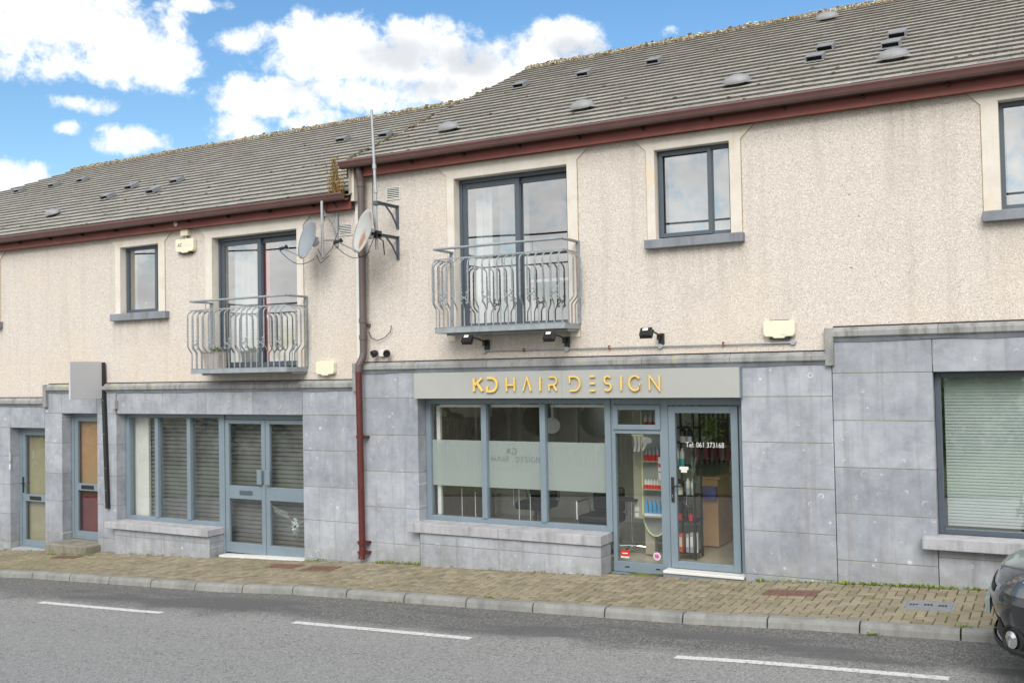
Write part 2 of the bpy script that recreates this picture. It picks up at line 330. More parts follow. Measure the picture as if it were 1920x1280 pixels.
def asphalt():
    t = NT('asphalt'); sx, sy, sz = t.sep(); agg = t.vor(75); f = t.noise(120, 3, .7); n = t.noise(.5, 5, .6); n2 = t.noise(3, 5, .65); med = t.noise(20, 4, .72, vec=t.mapv((.7,1.2,1)))
    c = t.ramp(agg.outputs['Color'], [(0, S(96,96,95)), (.4, S(130,130,128)), (1, S(160,160,158))])
    c2 = t.ramp(agg.outputs['Color'], [(0, S(62,62,62)), (.5, S(96,96,95)), (1, S(140,139,136))])
    # worn lane surface: smoother and paler in the traffic lane, coarser dark stone by the kerb
    edge = t.math('ADD', sy, t.math('MULTIPLY', t.math('SUBTRACT', n, .5), 1.3)); edge = t.math('ADD', edge, t.math('MULTIPLY', t.math('SUBTRACT', n2, .5), .5)); ef = t.rng(edge, -2.95, -2.45)
    c = t.mix(ef, c, c2)
    # darker damp patches near the kerb
    dp = t.noise(1, 3, .5, vec=t.mapv((.45, 2.2, 1), (2.2, .4, 0))); dpf = t.math('MULTIPLY', t.rng(dp, .5, .58), t.rng(t.math('ABSOLUTE', t.math('ADD', sy, 2.35)), .5, .2)); c = t.mix(t.math('MULTIPLY', dpf, .75), c, S(84,84,85))
    cr = t.math('MULTIPLY', t.rng(med, .56, .63), t.rng(t.noise(1.1, 4, vec=t.mapv((.6,1.6,1))), .38, .6)); c = t.mix(t.math('MULTIPLY', cr, .6), c, S(66,66,66))
    t.base(c); t.set(Roughness=.88); t.bump(t.math('ADD', agg.outputs['Distance'], med), .35, .005); return t.mat
def paintmark():
    t = NT('road paint'); n = t.noise(28, 5, .75); c = t.mix(t.rng(n, .5, .66), S(206,206,204), S(128,128,126)); t.base(c); t.set(Roughness=.7); return t.mat
def paver():
    t = NT('paving bricks'); g = t.n('ShaderNodeNewGeometry'); sx, sy, sz = t.sep()
    c = t.ramp(g.outputs['Random Per Island'], [(0, S(120,111,92)), (.4, S(134,125,104)), (.75, S(145,136,114)), (1, S(126,118,102))])
    n = t.noise(30, 4, .7); c = t.mix(t.rng(n, .5, .72, 0, .45), c, S(108,98,82))
    al = t.rng(t.noise(1.1, 5, .7), .44, .66); lf = t.rng(sx, -6, -13, .25, .6); c = t.mix(t.math('MULTIPLY', al, lf), c, S(108,106,76))
    dk = t.rng(t.noise(.8, 5, .7, vec=t.mapv(loc=(9,4,0))), .56, .7); c = t.mix(t.math('MULTIPLY', dk, .4), c, S(96,88,78))
    t.base(c); t.set(Roughness=.92); t.bump(n, .5, .005); return t.mat
def jointmoss():
    t = NT('mossy joints'); n = t.noise(5, 5, .7); c = t.ramp(n, [(.3, S(52,48,38)), (.45, S(66,66,40)), (.56, S(92,104,46)), (.8, S(112,126,54))]); t.base(c); t.set(Roughness=1); t.bump(t.noise(80,4), .8, .01); return t.mat
def glassmat(name, tint=(.95,.97,.96,1), k=2.2, rough=0.0, rc=(1,1,1,1)):
    t = NT(name); t.t.nodes.remove(t.b); gg = t.n('ShaderNodeNewGeometry'); dt = t.n('ShaderNodeVectorMath', operation='DOT_PRODUCT'); t.l(gg.outputs['Incoming'], dt.inputs[0]); t.l(gg.outputs['Normal'], dt.inputs[1])
    fr_ = t.math('ADD', t.math('MULTIPLY', t.math('POWER', t.math('SUBTRACT', 1.0, t.math('ABSOLUTE', dt.outputs['Value'])), 5), .958), .042)
    g = t.n('ShaderNodeBsdfGlossy'); g.inputs['Roughness'].default_value = rough; g.inputs['Color'].default_value = rc; tr = t.n('ShaderNodeBsdfTransparent'); tr.inputs[0].default_value = tint
    wv = t.noise(1.1, 1, .4); b = t.n('ShaderNodeBump'); b.inputs['Strength'].default_value = .12; b.inputs['Distance'].default_value = .006; t.l(wv, b.inputs['Height']); t.l(b.outputs[0], g.inputs['Normal'])
    m = t.n('ShaderNodeMixShader'); f = t.math('MINIMUM', t.math('MULTIPLY', fr_, k), 1.0); t.l(f, m.inputs[0]); t.l(tr.outputs[0], m.inputs[1]); t.l(g.outputs[0], m.inputs[2]); t.l(m.outputs[0], t.out.inputs[0]); return t.mat
def frostmat():
    t = NT('frosted film'); t.t.nodes.remove(t.b); tr = t.n('ShaderNodeBsdfTransparent'); tr.inputs[0].default_value = (.85,.95,.9,1)
    d = t.n('ShaderNodeBsdfDiffuse'); d.inputs[0].default_value = S(176,184,182); m = t.n('ShaderNodeMixShader'); m.inputs[0].default_value = .72; t.l(tr.outputs[0], m.inputs[1]); t.l(d.outputs[0], m.inputs[2]); t.l(m.outputs[0], t.out.inputs[0]); return t.mat
def dishmat():
    t = NT('rusty dish'); c = S(172,174,172); n = t.noise(3.2, 5, .6, vec=t.mapv((1.6,1,.8),(.6,0,.3))); sx, sy, sz = t.sep()
    t.base(t.mix(t.rng(n, .5, .64), c, S(150,112,88))); t.set(Roughness=.6); return t.mat
def leafmat(name, a, b):
    t = NT(name); g = t.n('ShaderNodeNewGeometry'); t.base(t.ramp(g.outputs['Random Per Island'], [(0, a), (1, b)])); t.set(Roughness=.7); return t.mat
M_ = {}
M_['render'] = pebbledash(); M_['band'] = smoothband(); M_['stone'] = limestone(); M_['stone_l'] = limestone('grey limestone weathered', 11, 1.0, .3)
M_['sill'] = concrete('worn stone sill', S(150,150,154), S(174,175,180), .4, .12); M_['usill'] = concrete('slate sill', S(116,120,128), S(138,142,150), .4, .12)
M_['string'] = concrete('string course', S(126,128,130), S(156,156,154), .6, .6); M_['flash'] = concrete('lead flashing', S(118,124,134), S(146,152,160), .35, .1)
M_['mortar'] = concrete('mortar', S(132,128,112), S(160,154,132), .4, .5)
M_['tile'] = tilemat(); M_['ridge'] = ridgemat(); M_['tile_edge'] = simple('tile edge grime', S(92,86,77), .95, 0, .35, 14)  # tile lip faces coloured darker to carry the shade under each lip
M_['frame'] = simple('blue grey aluminium', S(116,130,140), .38, .0, .06, 3); M_['frame_u'] = simple('slate blue aluminium', S(74,84,94), .4, 0, .06, 3)
M_['fascia'] = simple('red fascia board', S(124,66,60), .6, 0, .18, 4); M_['gutter'] = simple('brown gutter', S(112,82,80), .45, 0, .12, 4); M_['gutterd'] = simple('gutter underside shade and grime', S(48,39,34), .8, 0, .35, 8)  # underside colour darkened for the shade below the gutter, with some grime
M_['brown'] = simple('brown pipe', S(94,82,80), .5, 0, .1, 4); M_['red'] = simple('oxide red pipe', S(84,34,30), .5, 0, .2, 5)
M_['white'] = simple('white plastic', S(208,208,204), .5, 0, .05, 5); M_['cream'] = simple('cream plastic', S(222,216,192), .5, 0, .05, 4)
M_['galv'] = simple('galvanised steel', S(164,168,170), .45, .25, .15, 9, .1); M_['black'] = simple('black metal', S(34,34,36), .45, 0, .15, 6)
M_['rustb'] = simple('rust-streaked steel', S(142,120,106), .8, 0, .25, 20); M_['rust'] = simple('rusty steel', S(120,70,52), .85, 0, .3, 20); M_['rail'] = simple('grey painted steel', S(143,149,153), .5, .1, .16, 12)
M_['glass'] = glassmat('window glass', k=2.8); M_['glass_m'] = glassmat('large pane glass', (.9,.94,.92,1), 7.5, .03); M_['glass_u'] = glassmat('upper window glass', (.88,.91,.91,1), 9.5); M_['frost'] = frostmat()
M_['signp'] = simple('sign panel', S(160,162,158), .45, 0, .03, 2); M_['gold'] = simple('gold letters', S(240,202,112), .35, .25, .06, 8); M_['lead'] = M_['flash']
M_['asphalt'] = asphalt(); M_['paint'] = paintmark(); M_['paver'] = paver(); M_['jmoss'] = jointmoss(); M_['kerb'] = concrete('kerb concrete', S(118,119,116), S(146,146,142), .4, .12)
M_['redcover'] = simple('rusty cover', S(112,84,74), .9, 0, .3, 20, .4, 90); M_['greycover'] = simple('steel cover', S(138,142,146), .55, .3, .12, 9)
M_['wallin'] = simple('interior wall', S(150,146,136), .9, 0, .04, 2); M_['dkwall'] = simple('dark interior wall', S(214,214,206), .9, 0, .1, 2); M_['floorin'] = simple('salon floor', S(196,190,174), .25, 0, .08, 2)
M_['net'] = simple('grey net', S(150,156,160), .9, 0, .06, 2); M_['curtain'] = simple('white net curtain', S(196,199,199), .9, 0, .03, 5); M_['redcloth'] = simple('red curtain', S(214,80,88), .9, 0, .1, 5)
M_['shutter'] = simple('steel shutter', S(116,117,116), .5, .2, .2, 3); M_['blind'] = simple('pale blind', S(198,206,206), .6, 0, .05, 3)
M_['beige'] = simple('beige panel', S(150,144,118), .8, 0, .12, 1.5); M_['tan'] = simple('tan panel', S(164,132,100), .8, 0, .1, 1.5); M_['maroon'] = simple('maroon panel', S(96,40,40), .8, 0, .2, 4)
M_['dish'] = simple('grey dish', S(136,144,152), .5, .1, .08, 4); M_['dishr'] = dishmat(); M_['vent'] = simple('grey roof vent', S(136,137,138), .5, 0, .1, 6)
M_['bead'] = simple('bead grime', S(158,138,104), .9, 0, .3, 12); M_['moss'] = leafmat('moss', S(76,66,42), S(122,112,84)); M_['lichen'] = leafmat('lichen', S(150,146,130), S(206,204,190)); M_['weed'] = leafmat('weeds', S(84,112,36), S(150,168,62)); M_['dryweed'] = leafmat('dry weed', S(176,112,62), S(168,150,84)); M_['litter'] = leafmat('dead leaves', S(118,70,40), S(158,112,70))
M_['leaf'] = leafmat('tree leaves', S(120,150,54), S(160,182,84)); M_['bark'] = simple('bark', S(84,70,56), .95, 0, .3, 8)
M_['wood'] = simple('pale wood', S(196,156,112), .5, 0, .1, 3); M_['taupe'] = simple('taupe panel', S(160,156,138), .6, 0, .05, 3); M_['chrome'] = simple('chrome', S(214,214,216), .15, 1, .02, 3)
M_['reds'] = simple('red plastic', S(206,40,44), .35, 0, .05, 8); M_['blues'] = simple('blue plastic', S(70,150,196), .35, 0, .1, 8); M_['teal'] = simple('teal plastic', S(78,164,168), .4, 0, .1, 8); M_['pinks'] = simple('pink plastic', S(176,92,96), .4, 0, .1, 8); M_['violet'] = simple('violet plastic', S(92,88,150), .4, 0, .1, 8); M_['orange'] = simple('orange card', S(214,96,54), .6, 0, .1, 8)
M_['lime'] = simple('pale lime trim', S(214,220,160), .5, 0, .03, 4); M_['hedge'] = leafmat('hedge leaves', S(34,48,24), S(66,84,40)); M_['pale'] = simple('palisade steel', S(70,76,72), .6, .1, .1, 4)

# ------------------------------------------------------------------ ground
GX = [(-60,-2.4),(-30,-1.2),(-18.1,-.68),(-14.8,-.48),(-10.5,-.31),(-9.23,-.224),(-3.5,-.017),(-2.4,.05),(-.88,.11),(6,.42),(40,1.9)]
def g(x):
    for (a, za), (b, zb) in zip(GX, GX[1:]):
        if x <= b: return za+(zb-za)*(x-a)/(b-a)
    return GX[-1][1]
def zp(x, y): return g(x)+.02*y              # pavement
def zr(x, y): return g(x)+.02*max(y, -3.5)-.1   # road
KY = -1.72
xs = sorted(set([a for a, b in GX]+[-60+i*2.5 for i in range(41)]))
def sheet(ys, zf, name, mat, kind='structure', x0=-60, x1=40):
    mb = MB(); X = [x for x in xs if x0 <= x <= x1]
    for a, b in zip(X, X[1:]):
        for c, d in zip(ys, ys[1:]):
            mb.quad((a,c,zf(a,c)), (b,c,zf(b,c)), (b,d,zf(b,d)), (a,d,zf(a,d)))
    return tag(mb.build(name, mat), kind=kind)
sheet([-9.2,-6,-3.5,-1.6], lambda x,y: zr(x,y), 'road', M_['asphalt'])
gr = MB(); gr.quad((-400,-400,-4.2),(400,-400,-4.2),(400,400,-4.2),(-400,400,-4.2)); tag(gr.build('ground', simple('rough ground', S(92,96,66), 1, 0, .2, .3)), kind='structure')
sheet([-60,-30,-14.8,-9.2], lambda x,y: zr(x,-3.5)+.05, 'verge', simple('grass verge', S(78,92,48), 1, 0, .3, 1.2, .5, 20))
sheet([0.3,-.6,-1.62], lambda x,y: zp(x,y)-.014, 'pavement', M_['jmoss'])
# herringbone paving bricks, each a real block
pv = MB(); L, Wd = .2, .1; gap = .0055
def brick(x0, x1, y0, y1):
    x0 = max(x0, -32); 
    y0 = max(y0, -1.485); y1 = min(y1, -.002)
    if x1-x0 < .03 or y1-y0 < .03: return
    j = random.uniform(-.003, .003); t1 = random.uniform(-.002, .002)
    a, b, c, d = x0+gap, x1-gap, y0+gap, y1-gap; e = .006
    P = [(a,c),(b,c),(b,d),(a,d)]; Q = [(a+e,c+e),(b-e,c+e),(b-e,d-e),(a+e,d-e)]
    i = len(pv.v); pv.v += [(x,y,zp(x,y)+j-.006) for x,y in P]+[(x,y,zp(x,y)+j+(t1 if k in (1,2) else 0)) for k,(x,y) in enumerate(Q)]+[(x,y,zp(x,y)-.02) for x,y in P]
    for q in ((4,5,6,7),(0,1,5,4),(1,2,6,5),(2,3,7,6),(3,0,4,7),(8,9,1,0),(9,10,2,1),(10,11,3,2),(11,8,0,3)): pv.f.append(tuple(i+k for k in q)); pv.m.append(0)
# 90-degree herringbone: H block at (i+2k.., ) pattern with period 4*Wd
for r in range(-18, 3):
    for c in range(-330, 70):
        if (c-r) % 4 == 0: brick(c*Wd, c*Wd+L, r*Wd, r*Wd+Wd)
        elif (c-r) % 4 == 3: brick(c*Wd, c*Wd+Wd, r*Wd, r*Wd+L)
x = -32
while x < 6.5:                                  # header course along the kerb
    j = random.uniform(-.002,.002); i = len(pv.v); a, b, c, d = x+gap, x+.2-gap, -1.592, -1.494
    Q = ((a,c),(b,c),(b,d),(a,d)); pv.v += [(p,q,zp(p,q)+j) for p,q in Q]+[(p,q,zp(p,q)-.02) for p,q in Q]
    for q in ((0,1,2,3),(4,5,1,0),(5,6,2,1),(6,7,3,2),(7,4,0,3)): pv.f.append(tuple(i+k for k in q)); pv.m.append(0)
    x += .2
tag(pv.build('paving', M_['paver']), kind='structure')
# kerb stones
kb = MB(); x = -32.05
while x < 7:
    a, b = x+.009, x+.915-.009; dz = random.uniform(-.003,.003); i = len(kb.v)
    for xx in (a, b):
        z = zp(xx, -1.65)+dz
        kb.v += [(xx,-1.597,z-.2),(xx,-1.597,z+.002),(xx,-1.685,z),(xx,-1.712,z-.014),(xx,-1.725,z-.04),(xx,-1.745,z-.2)]
    n = 6
    for k in range(n): kb.f.append((i+k, i+(k+1)%n, i+(k+1)%n+n, i+k+n)); kb.m.append(0)
    kb.f.append(tuple(range(i+n-1,i-1,-1))); kb.f.append(tuple(range(i+n,i+2*n))); kb.m += [0,0]; x += .915
tag(kb.build('kerb', M_['kerb']), kind='structure')
mk = MB()
for x0, x1 in ((-17.6,-15.1),(-12.8,-10.33),(-8.1,-5.63),(-3.34,-.93),(1.4,3.8)):
    n = 6
    for k in range(n):
        a = x0+(x1-x0)*k/n; b = x0+(x1-x0)*(k+1)/n; y0, y1 = -2.97, -2.865
        mk.quad((a,y0,zr(a,y0)+.004),(b,y0,zr(b,y0)+.004),(b,y1,zr(b,y1)+.004),(a,y1,zr(a,y1)+.004))
tag(mk.build('road_marking', M_['paint']), kind='structure')

# ------------------------------------------------------------------ buildings
BR = empty('terraced_building', (-1.3,0,0), 'beige pebbledash building with salon shopfront and higher roof, right of the downpipe', 'building', 'terraced buildings')
BL = empty('terraced_building', (-14,0,-.5), 'beige pebbledash building with closed shutter shopfront and lower roof, left of the downpipe', 'building', 'terraced buildings')
XJ = -9.36; XL = -25.0; XR = 7.0
def wall_grid(x0, x1, z0, z1, holes, y0, y1, mb):
    X = sorted(set([x0,x1]+[h[0] for h in holes]+[h[1] for h in holes])); Z = sorted(set([z0,z1]+[h[2] for h in holes]+[h[3] for h in holes]))
    X = [x for x in X if x0 <= x <= x1]; Z = [z for z in Z if z0 <= z <= z1]
    for a, b in zip(X, X[1:]):
        for c, d in zip(Z, Z[1:]):
            m = ((a+b)/2, (c+d)/2)
            if any(h[0] < m[0] < h[1] and h[2] < m[1] < h[3] for h in holes): continue
            mb.quad((a,y0,c),(b,y0,c),(b,y0,d),(a,y0,d)); mb.quad((b,y1,c),(a,y1,c),(a,y1,d),(b,y1,d))
    for h in holes:
        a, b, c, d = h; mb.quad((a,y0,c),(a,y0,d),(a,y1,d),(a,y1,c)); mb.quad((b,y0,d),(b,y0,c),(b,y1,c),(b,y1,d)); mb.quad((a,y0,d),(b,y0,d),(b,y1,d),(a,y1,d)); mb.quad((b,y0,c),(a,y0,c),(a,y1,c),(b,y1,c))
YR = .03
upR = [(-7.62,-5.79,3.17,5.37),(-4.56,-3.55,4.24,5.40),(-.57,.45,4.24,5.45),(2.2,4.0,3.17,5.37)]
upL = [(-12.42,-10.55,2.71,4.91),(-14.67,-13.68,3.73,4.92),(-19.25,-18.26,3.73,4.92),(-22.4,-20.6,2.71,4.91)]
mb = MB(); wall_grid(XJ, XR, 2.57, 5.75, upR, YR, .3, mb)
mb.quad((XJ,.3,-1),(XJ,11.2,-1),(XJ,11.2,5.7),(XJ,.3,5.7)); mb.quad((XR,YR,-1),(XR,11.2,-1),(XR,11.2,5.7),(XR,YR,5.7)); mb.quad((XJ,11.2,-1),(XR,11.2,-1),(XR,11.2,5.7),(XJ,11.2,5.7))
mb.quad((XJ,YR,2.3),(XJ,.3,2.3),(XJ,.3,5.7),(XJ,YR,5.7)); 
mb.quad((XR,YR,5.7),(XR,11.2,5.7),(XR,5.59,8.6)); mb.quad((XJ,.0,5.55),(XJ,11.2,5.55),(XJ,5.59,8.6)); mb.build('rendered_wall', M_['render'], BR)
mb = MB(); wall_grid(XL, XJ-.004, 2.06, 5.28, upL, YR, .3, mb); mb.quad((XL,YR,-2),(XL,11.2,-2),(XL,11.2,5.2),(XL,YR,5.2)); mb.quad((XL,11.2,-2),(XJ,11.2,-2),(XJ,11.2,5.2),(XL,11.2,5.2)); mb.build('rendered_wall', M_['render'], BL)
# smooth surrounds round the upper openings
def surround(B, h, o, flare, ztop, fz):
    """h opening, o outer (x0,x1,z0), band up to the fascia with chamfered ears"""
    x0, x1, z0, z1 = h; a, b, zb = o; y0, y1 = YR-.012, YR+.02; mb = MB()
    mb.prism([(a,zb),(x0,zb),(x0,z1),(a,z1)], y0, y1); mb.prism([(x1,zb),(b,zb),(b,z1),(x1,z1)], y0, y1)
    mb.prism([(a,z1),(b,z1),(b,fz),(b+flare,ztop),(a-flare,ztop),(a,fz)], y0, y1)
    for zz in (z1-.001,):
        for xa, xb in ((x0+.001, x1-.001),): mb.box(xa, xb, y0+.0015, .2, zz-.005, zz)
    mb.box(x0-.0005, x0+.012, y0+.001, .2, h[2], z1-.006); mb.box(x1-.012, x1+.0005, y0+.001, .2, h[2], z1-.006)
    # thin tan bead round the band
    g_ = mb; w = .008
    def ln(p, q):
        d = Vector((q[0]-p[0], 0, q[1]-p[1])); n_ = Vector((-d.z,0,d.x)).normalized()*w/2
        c_ = Vector(((p[0]+q[0])/2, YR-.002, (p[1]+q[1])/2)); g_.obox(c_, d/2, (0,.004,0), n_, 1)
    for sgn, e in ((-1,a),(1,b)):
        ln((e+sgn*w/2, zb), (e+sgn*w/2, fz)); ln((e+sgn*w/2, fz), (e+sgn*(flare+w/2), ztop))
    g_.build('window_surround', [M_['band'], M_['bead']], B)
surround(BR, upR[0], (-7.73,-5.65,3.03), .17, 5.56, 5.41); surround(BR, upR[1], (-4.66,-3.42,4.23), .17, 5.56, 5.40)
surround(BR, upR[2], (-.73,.62,4.23), .17, 5.60, 5.42); surround(BR, upR[3], (2.08,4.14,3.03), .17, 5.56, 5.41)
surround(BL, upL[0], (-12.57,-10.43,2.6), .17, 5.10, 4.95); surround(BL, upL[1], (-14.79,-13.53,3.73), .17, 5.10, 4.94); surround(BL, upL[2], (-19.38,-18.1,3.73), .17, 5.10, 4.94); surround(BL, upL[3], (-22.5,-20.45,2.6), .17, 5.1, 4.95)

# stone cladding
def blocks(mb, mor, x0, x1, joints, ztop, zbot=-3, y0=0, y1=.27, vj=()):
    zs = [zbot]+[j for j in joints if j < ztop and j > zbot]+[ztop]; X = [x0]+list(vj)+[x1]; gp = .004
    for a, b in zip(X, X[1:]):
        for c, d in zip(zs, zs[1:]): mb.box(a+gp, b-gp, y0+random.uniform(0,.0025), y1, c+gp, d-gp)
    mor.box(x0+.009, x1-.009, y0+.008, y1-.004, zbot, ztop-.006)
JA = (.07,.6,1.13,1.67,2.22); JC = (-.22,.32,.86,1.395,1.94,2.49); JL = (-.26,.335,.85,1.41,1.96); JLL = (-.5,.03,.59,1.13,1.68)
st, mo = MB(), MB()
blocks(st, mo, -9.35, -8.28, JA, 2.6, -1); blocks(st, mo, -8.28, -3.49, (), 2.6, 2.22, vj=(-7.1,-5.9,-4.7)); blocks(st, mo, -3.49, -2.395, JA, 2.6, -1)
blocks(st, mo, -2.395, -1.30, JC, 2.86, -1); blocks(st, mo, -1.30, 1.3, (), 2.86, 2.49, vj=(0.0,)); blocks(st, mo, 1.3, 2.4, JC, 2.86, -1); blocks(st, mo, 2.4, 7, JC, 2.86, -1, vj=(3.5,4.6,5.8))
blocks(st, mo, -1.30, 1.3, (.43,), .53, -1, 0, .27, vj=(0.0,))
blocks(st, mo, -8.19, -5.345, (.135,), .29, -1, -.13, .2, vj=(-6.88,))
st.build('stone_cladding', M_['stone'], BR, bevel=.003, seg=1); mo.build('cladding_mortar', M_['mortar'], BR)
st, mo = MB(), MB()
blocks(st, mo, -10.47, -9.358, JL, 2.34, -1); blocks(st, mo, -14.765, -10.47, (), 2.34, 1.96, vj=(-13.60,-12.56,-11.51)); blocks(st, mo, -15.28, -14.765, JL, 2.34, -1.5)
blocks(st, mo, -16.25, -15.28, (), 2.34, 1.96); blocks(st, mo, -16.745, -16.25, JL, 2.34, -1.5); blocks(st, mo, -17.78, -16.745, (), 2.09, 1.68)
blocks(st, mo, -18.9, -17.78, JLL, 2.09, -2); blocks(st, mo, -25, -18.9, JLL, 2.09, -2, vj=(-20,-21.2,-22.4,-23.7))
blocks(st, mo, -14.66, -12.36, (-.16,), -.04, -1.5, -.14, .2, vj=(-13.5,))
st.build('stone_cladding', M_['stone_l'], BL, bevel=.003, seg=1); mo.build('cladding_mortar', M_['mortar'], BL)
# backing behind cladding so no light leaks
for B, x0, x1, hs_ in ((BR, -9.35, 7, [(-8.28,-3.49,-.2,2.2),(-1.3,1.3,.6,2.49)]), (BL, -25, -9.36, [(-14.765,-10.47,-.5,1.96),(-16.25,-15.28,-.6,1.96),(-17.78,-16.745,-.7,1.68)])):
    mb = MB(); wall_grid(x0, x1, -3, 3.1 if B is BR else 2.6, hs_, .271, .35, mb); mb.build('inner_wall', M_['dkwall'], B)
# sills
def sill(B, x0, x1, z0, z1, y0, y1, mat='sill', vj=None, name='shopfront_sill'):
    mb = MB(); X = [x0]+(vj or [])+[x1]
    for a, b in zip(X, X[1:]): mb.box(a+.003, b-.003, y0, y1, z0, z1)
    return mb.build(name, M_[mat], B, bevel=.008)
sill(BR, -8.39, -5.325, .295, .43, -.17, .25, vj=[-6.87]); sill(BR, -1.45, 1.45, .535, .665, -.16, .25); sill(BL, -14.85, -12.345, -.035, .075, -.2, .25, vj=[-13.7])
# string course: sloped ledge with lead flashing below
def string(B, x0, x1, z0, z1):
    mb = MB(); n = max(1, int((x1-x0)/1.1)); prof = [(.02,z0+.03),(-.035,z0+.03),(-.065,z0+.05),(-.065,z1-.05),(-.02,z1-.005),(.04,z1)]
    for k in range(n): mb.sweep(prof, x0+(x1-x0)*k/n+.002, x0+(x1-x0)*(k+1)/n-.002)
    mb.build('string_course', M_['string'], B, bevel=.004)
    mb = MB(); k = int((x1-x0)/.4); pts = [(x0+(x1-x0)*i/k, z0-.012+random.uniform(-.012,.012)) for i in range(k+1)]
    for (a, za), (b, zb) in zip(pts, pts[1:]): mb.quad((a,-.008,za),(b,-.008,zb),(b,-.05,z0+.06),(a,-.05,z0+.06)); mb.quad((a,-.008,za),(a,.002,za),(b,.002,zb),(b,-.008,zb))
    mb.build('flashing', M_['flash'], B, smooth=True)
string(BL, -25, -16.70, 2.09, 2.25); string(BL, -16.66, -9.40, 2.34, 2.5); string(BR, -9.38, -2.44, 2.6, 2.755); string(BR, -2.40, 7, 2.87, 3.03)
mb = MB(); mb.box(-2.46,-2.36,-.064,.04,2.58,3.025); mb.build('string_course_step', M_['string'], BR, bevel=.01)
mb = MB(); mb.box(-16.72,-16.63,-.064,.04,2.07,2.495); mb.build('string_course_step', M_['string'], BL, bevel=.01)
mb = MB(); mb.box(-9.43,-9.34,-.064,.04,2.32,2.752); mb.build('string_course_step', M_['string'], BR, bevel=.01)
# black strip standing in for the shadow line above the string course
for B, x0, x1, z in ((BR,-9.35,-2.47,2.757),(BR,-2.37,7,3.032),(BL,-16.64,-9.44,2.502),(BL,-25,-16.73,2.252)):
    mb = MB(); mb.box(x0, x1, YR-.022, YR+.01, z, z+.012); mb.build('string_shadow_strip', M_['black'], B)

# roofs
def zroof(y, dz): return 8.67-.4975*(5.59-y)-dz
def roof(B, x0, x1, dz, hip=False):
    mb = MB(); nc = 24; y0 = -.2; gy = (5.59-y0)/nc; w = .33; sl = Vector((0,1,.4975)).normalized(); nn = Vector((0,-.4975,1)).normalized()
    for c in range(nc):
        ya = y0+c*gy; yb = ya+gy*1.12; xs0 = x0-(5.59-ya-.2)*.94*1.0 if hip else x0; x = xs0-((c % 2)*w/2)
        while x < x1:
            a = max(x+.002, xs0); b = min(x+w-.002, x1); x += w
            if b-a < .04: continue
            j = random.uniform(-.0015,.0015); tl = random.uniform(-.001,.001); yj = random.uniform(-.003,.003)
            ya_, lo = ya+yj, .030
            za = zroof(ya_, dz); zb = zroof(yb, dz)
            A = Vector((a,ya_,za))+nn*(lo+j); Bq = Vector((b,ya_,za))+nn*(lo+j+tl); Cq = Vector((b,yb,zb))+nn*.0; D = Vector((a,yb,zb))
            A2 = Vector((a,ya_,za))+nn*(.002+j); B2 = Vector((b,ya_,za))+nn*(.002+j); C2 = Cq-nn*.02; D2 = D-nn*.02
            i = len(mb.v); mb.v += [tuple(q) for q in (A,Bq,Cq,D,A2,B2,C2,D2)]
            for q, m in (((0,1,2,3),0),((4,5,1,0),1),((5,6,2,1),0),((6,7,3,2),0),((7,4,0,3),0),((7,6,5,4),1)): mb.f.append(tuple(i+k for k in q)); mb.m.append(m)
    # plain decks under the tiles and the back slope
    yd = .06; xe = x0-5.4 if hip else x0
    mb.quad((xe,y0,zroof(y0,dz)-yd),(x1,y0,zroof(y0,dz)-yd),(x1,5.59,zroof(5.59,dz)-yd),(x0,5.59,zroof(5.59,dz)-yd), m=0)
    mb.quad((x1,11.5,zroof(y0,dz)-.1),(xe,11.5,zroof(y0,dz)-.1),(x0,5.59,zroof(5.59,dz)-yd),(x1,5.59,zroof(5.59,dz)-yd), m=0)
    if hip: mb.quad((xe,y0,zroof(y0,dz)-yd),(x0,5.59,zroof(5.59,dz)-yd),(xe,11.5,zroof(y0,dz)-.1))
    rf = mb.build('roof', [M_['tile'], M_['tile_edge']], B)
    rd = MB(); x = x0; zt = zroof(5.59, dz)
    while x < x1:
        e = min(x+.44, x1); j = random.uniform(-.006,.006); prof = []
        for k in range(9):
            an = math.pi*k/8; prof.append((5.59-.13*math.cos(an), zt-.02+j+.085*math.sin(an)))
        prof += [(5.70,zt-.06),(5.48,zt-.06)]
        rd.sweep(prof, x+.004, e-.004); x += .44
    rd.build('ridge_tiles', M_['ridge'], rf, smooth=False)
    ms, lc = MB(), MB()
    for k in range(int((x1-x0)*16)):
        xx = random.uniform(x0, x1); 
        if math.sin(xx*1.9)+math.sin(xx*5.1+1)+random.uniform(-1.6,1.6) < -.4: continue
        u = random.random(); yy = 5.59-.16*u+.02; zz = zt-.05+.13*math.sqrt(max(0,1-u*u))*1.0+random.uniform(-.01,.015); q = random.uniform(.006,.017)
        (ms if u > .35 else lc).obox((xx,yy,zz), (q*1.8,0,random.uniform(-.006,.006)), (0,q,0), (random.uniform(-.006,.006),0,q*.7))
    ms.build('moss', M_['moss'], rf); lc.build('lichen', M_['lichen'], rf); rf.children[-1]['kind'] = 'stuff'; rf.children[-2]['kind'] = 'stuff'
    ls = MB()
    for k in range(int((x1-x0)*5)):
        xx = random.uniform(x0,x1); c = int(abs(random.gauss(0,7))) % 24; yy = y0+c*gy+random.uniform(0,.02); q = random.uniform(.006,.016)
        ls.obox(Vector((xx,yy,zroof(yy,dz)))+nn*.03, (q*1.6,0,0), sl*q, nn*q*.5)
    o = ls.build('moss', M_['moss'], rf); o['kind'] = 'stuff'
    return rf
rfR = roof(BR, -9.32, 7.3, 0); rfL = roof(BL, -23.25, -9.33, .45, hip=True)
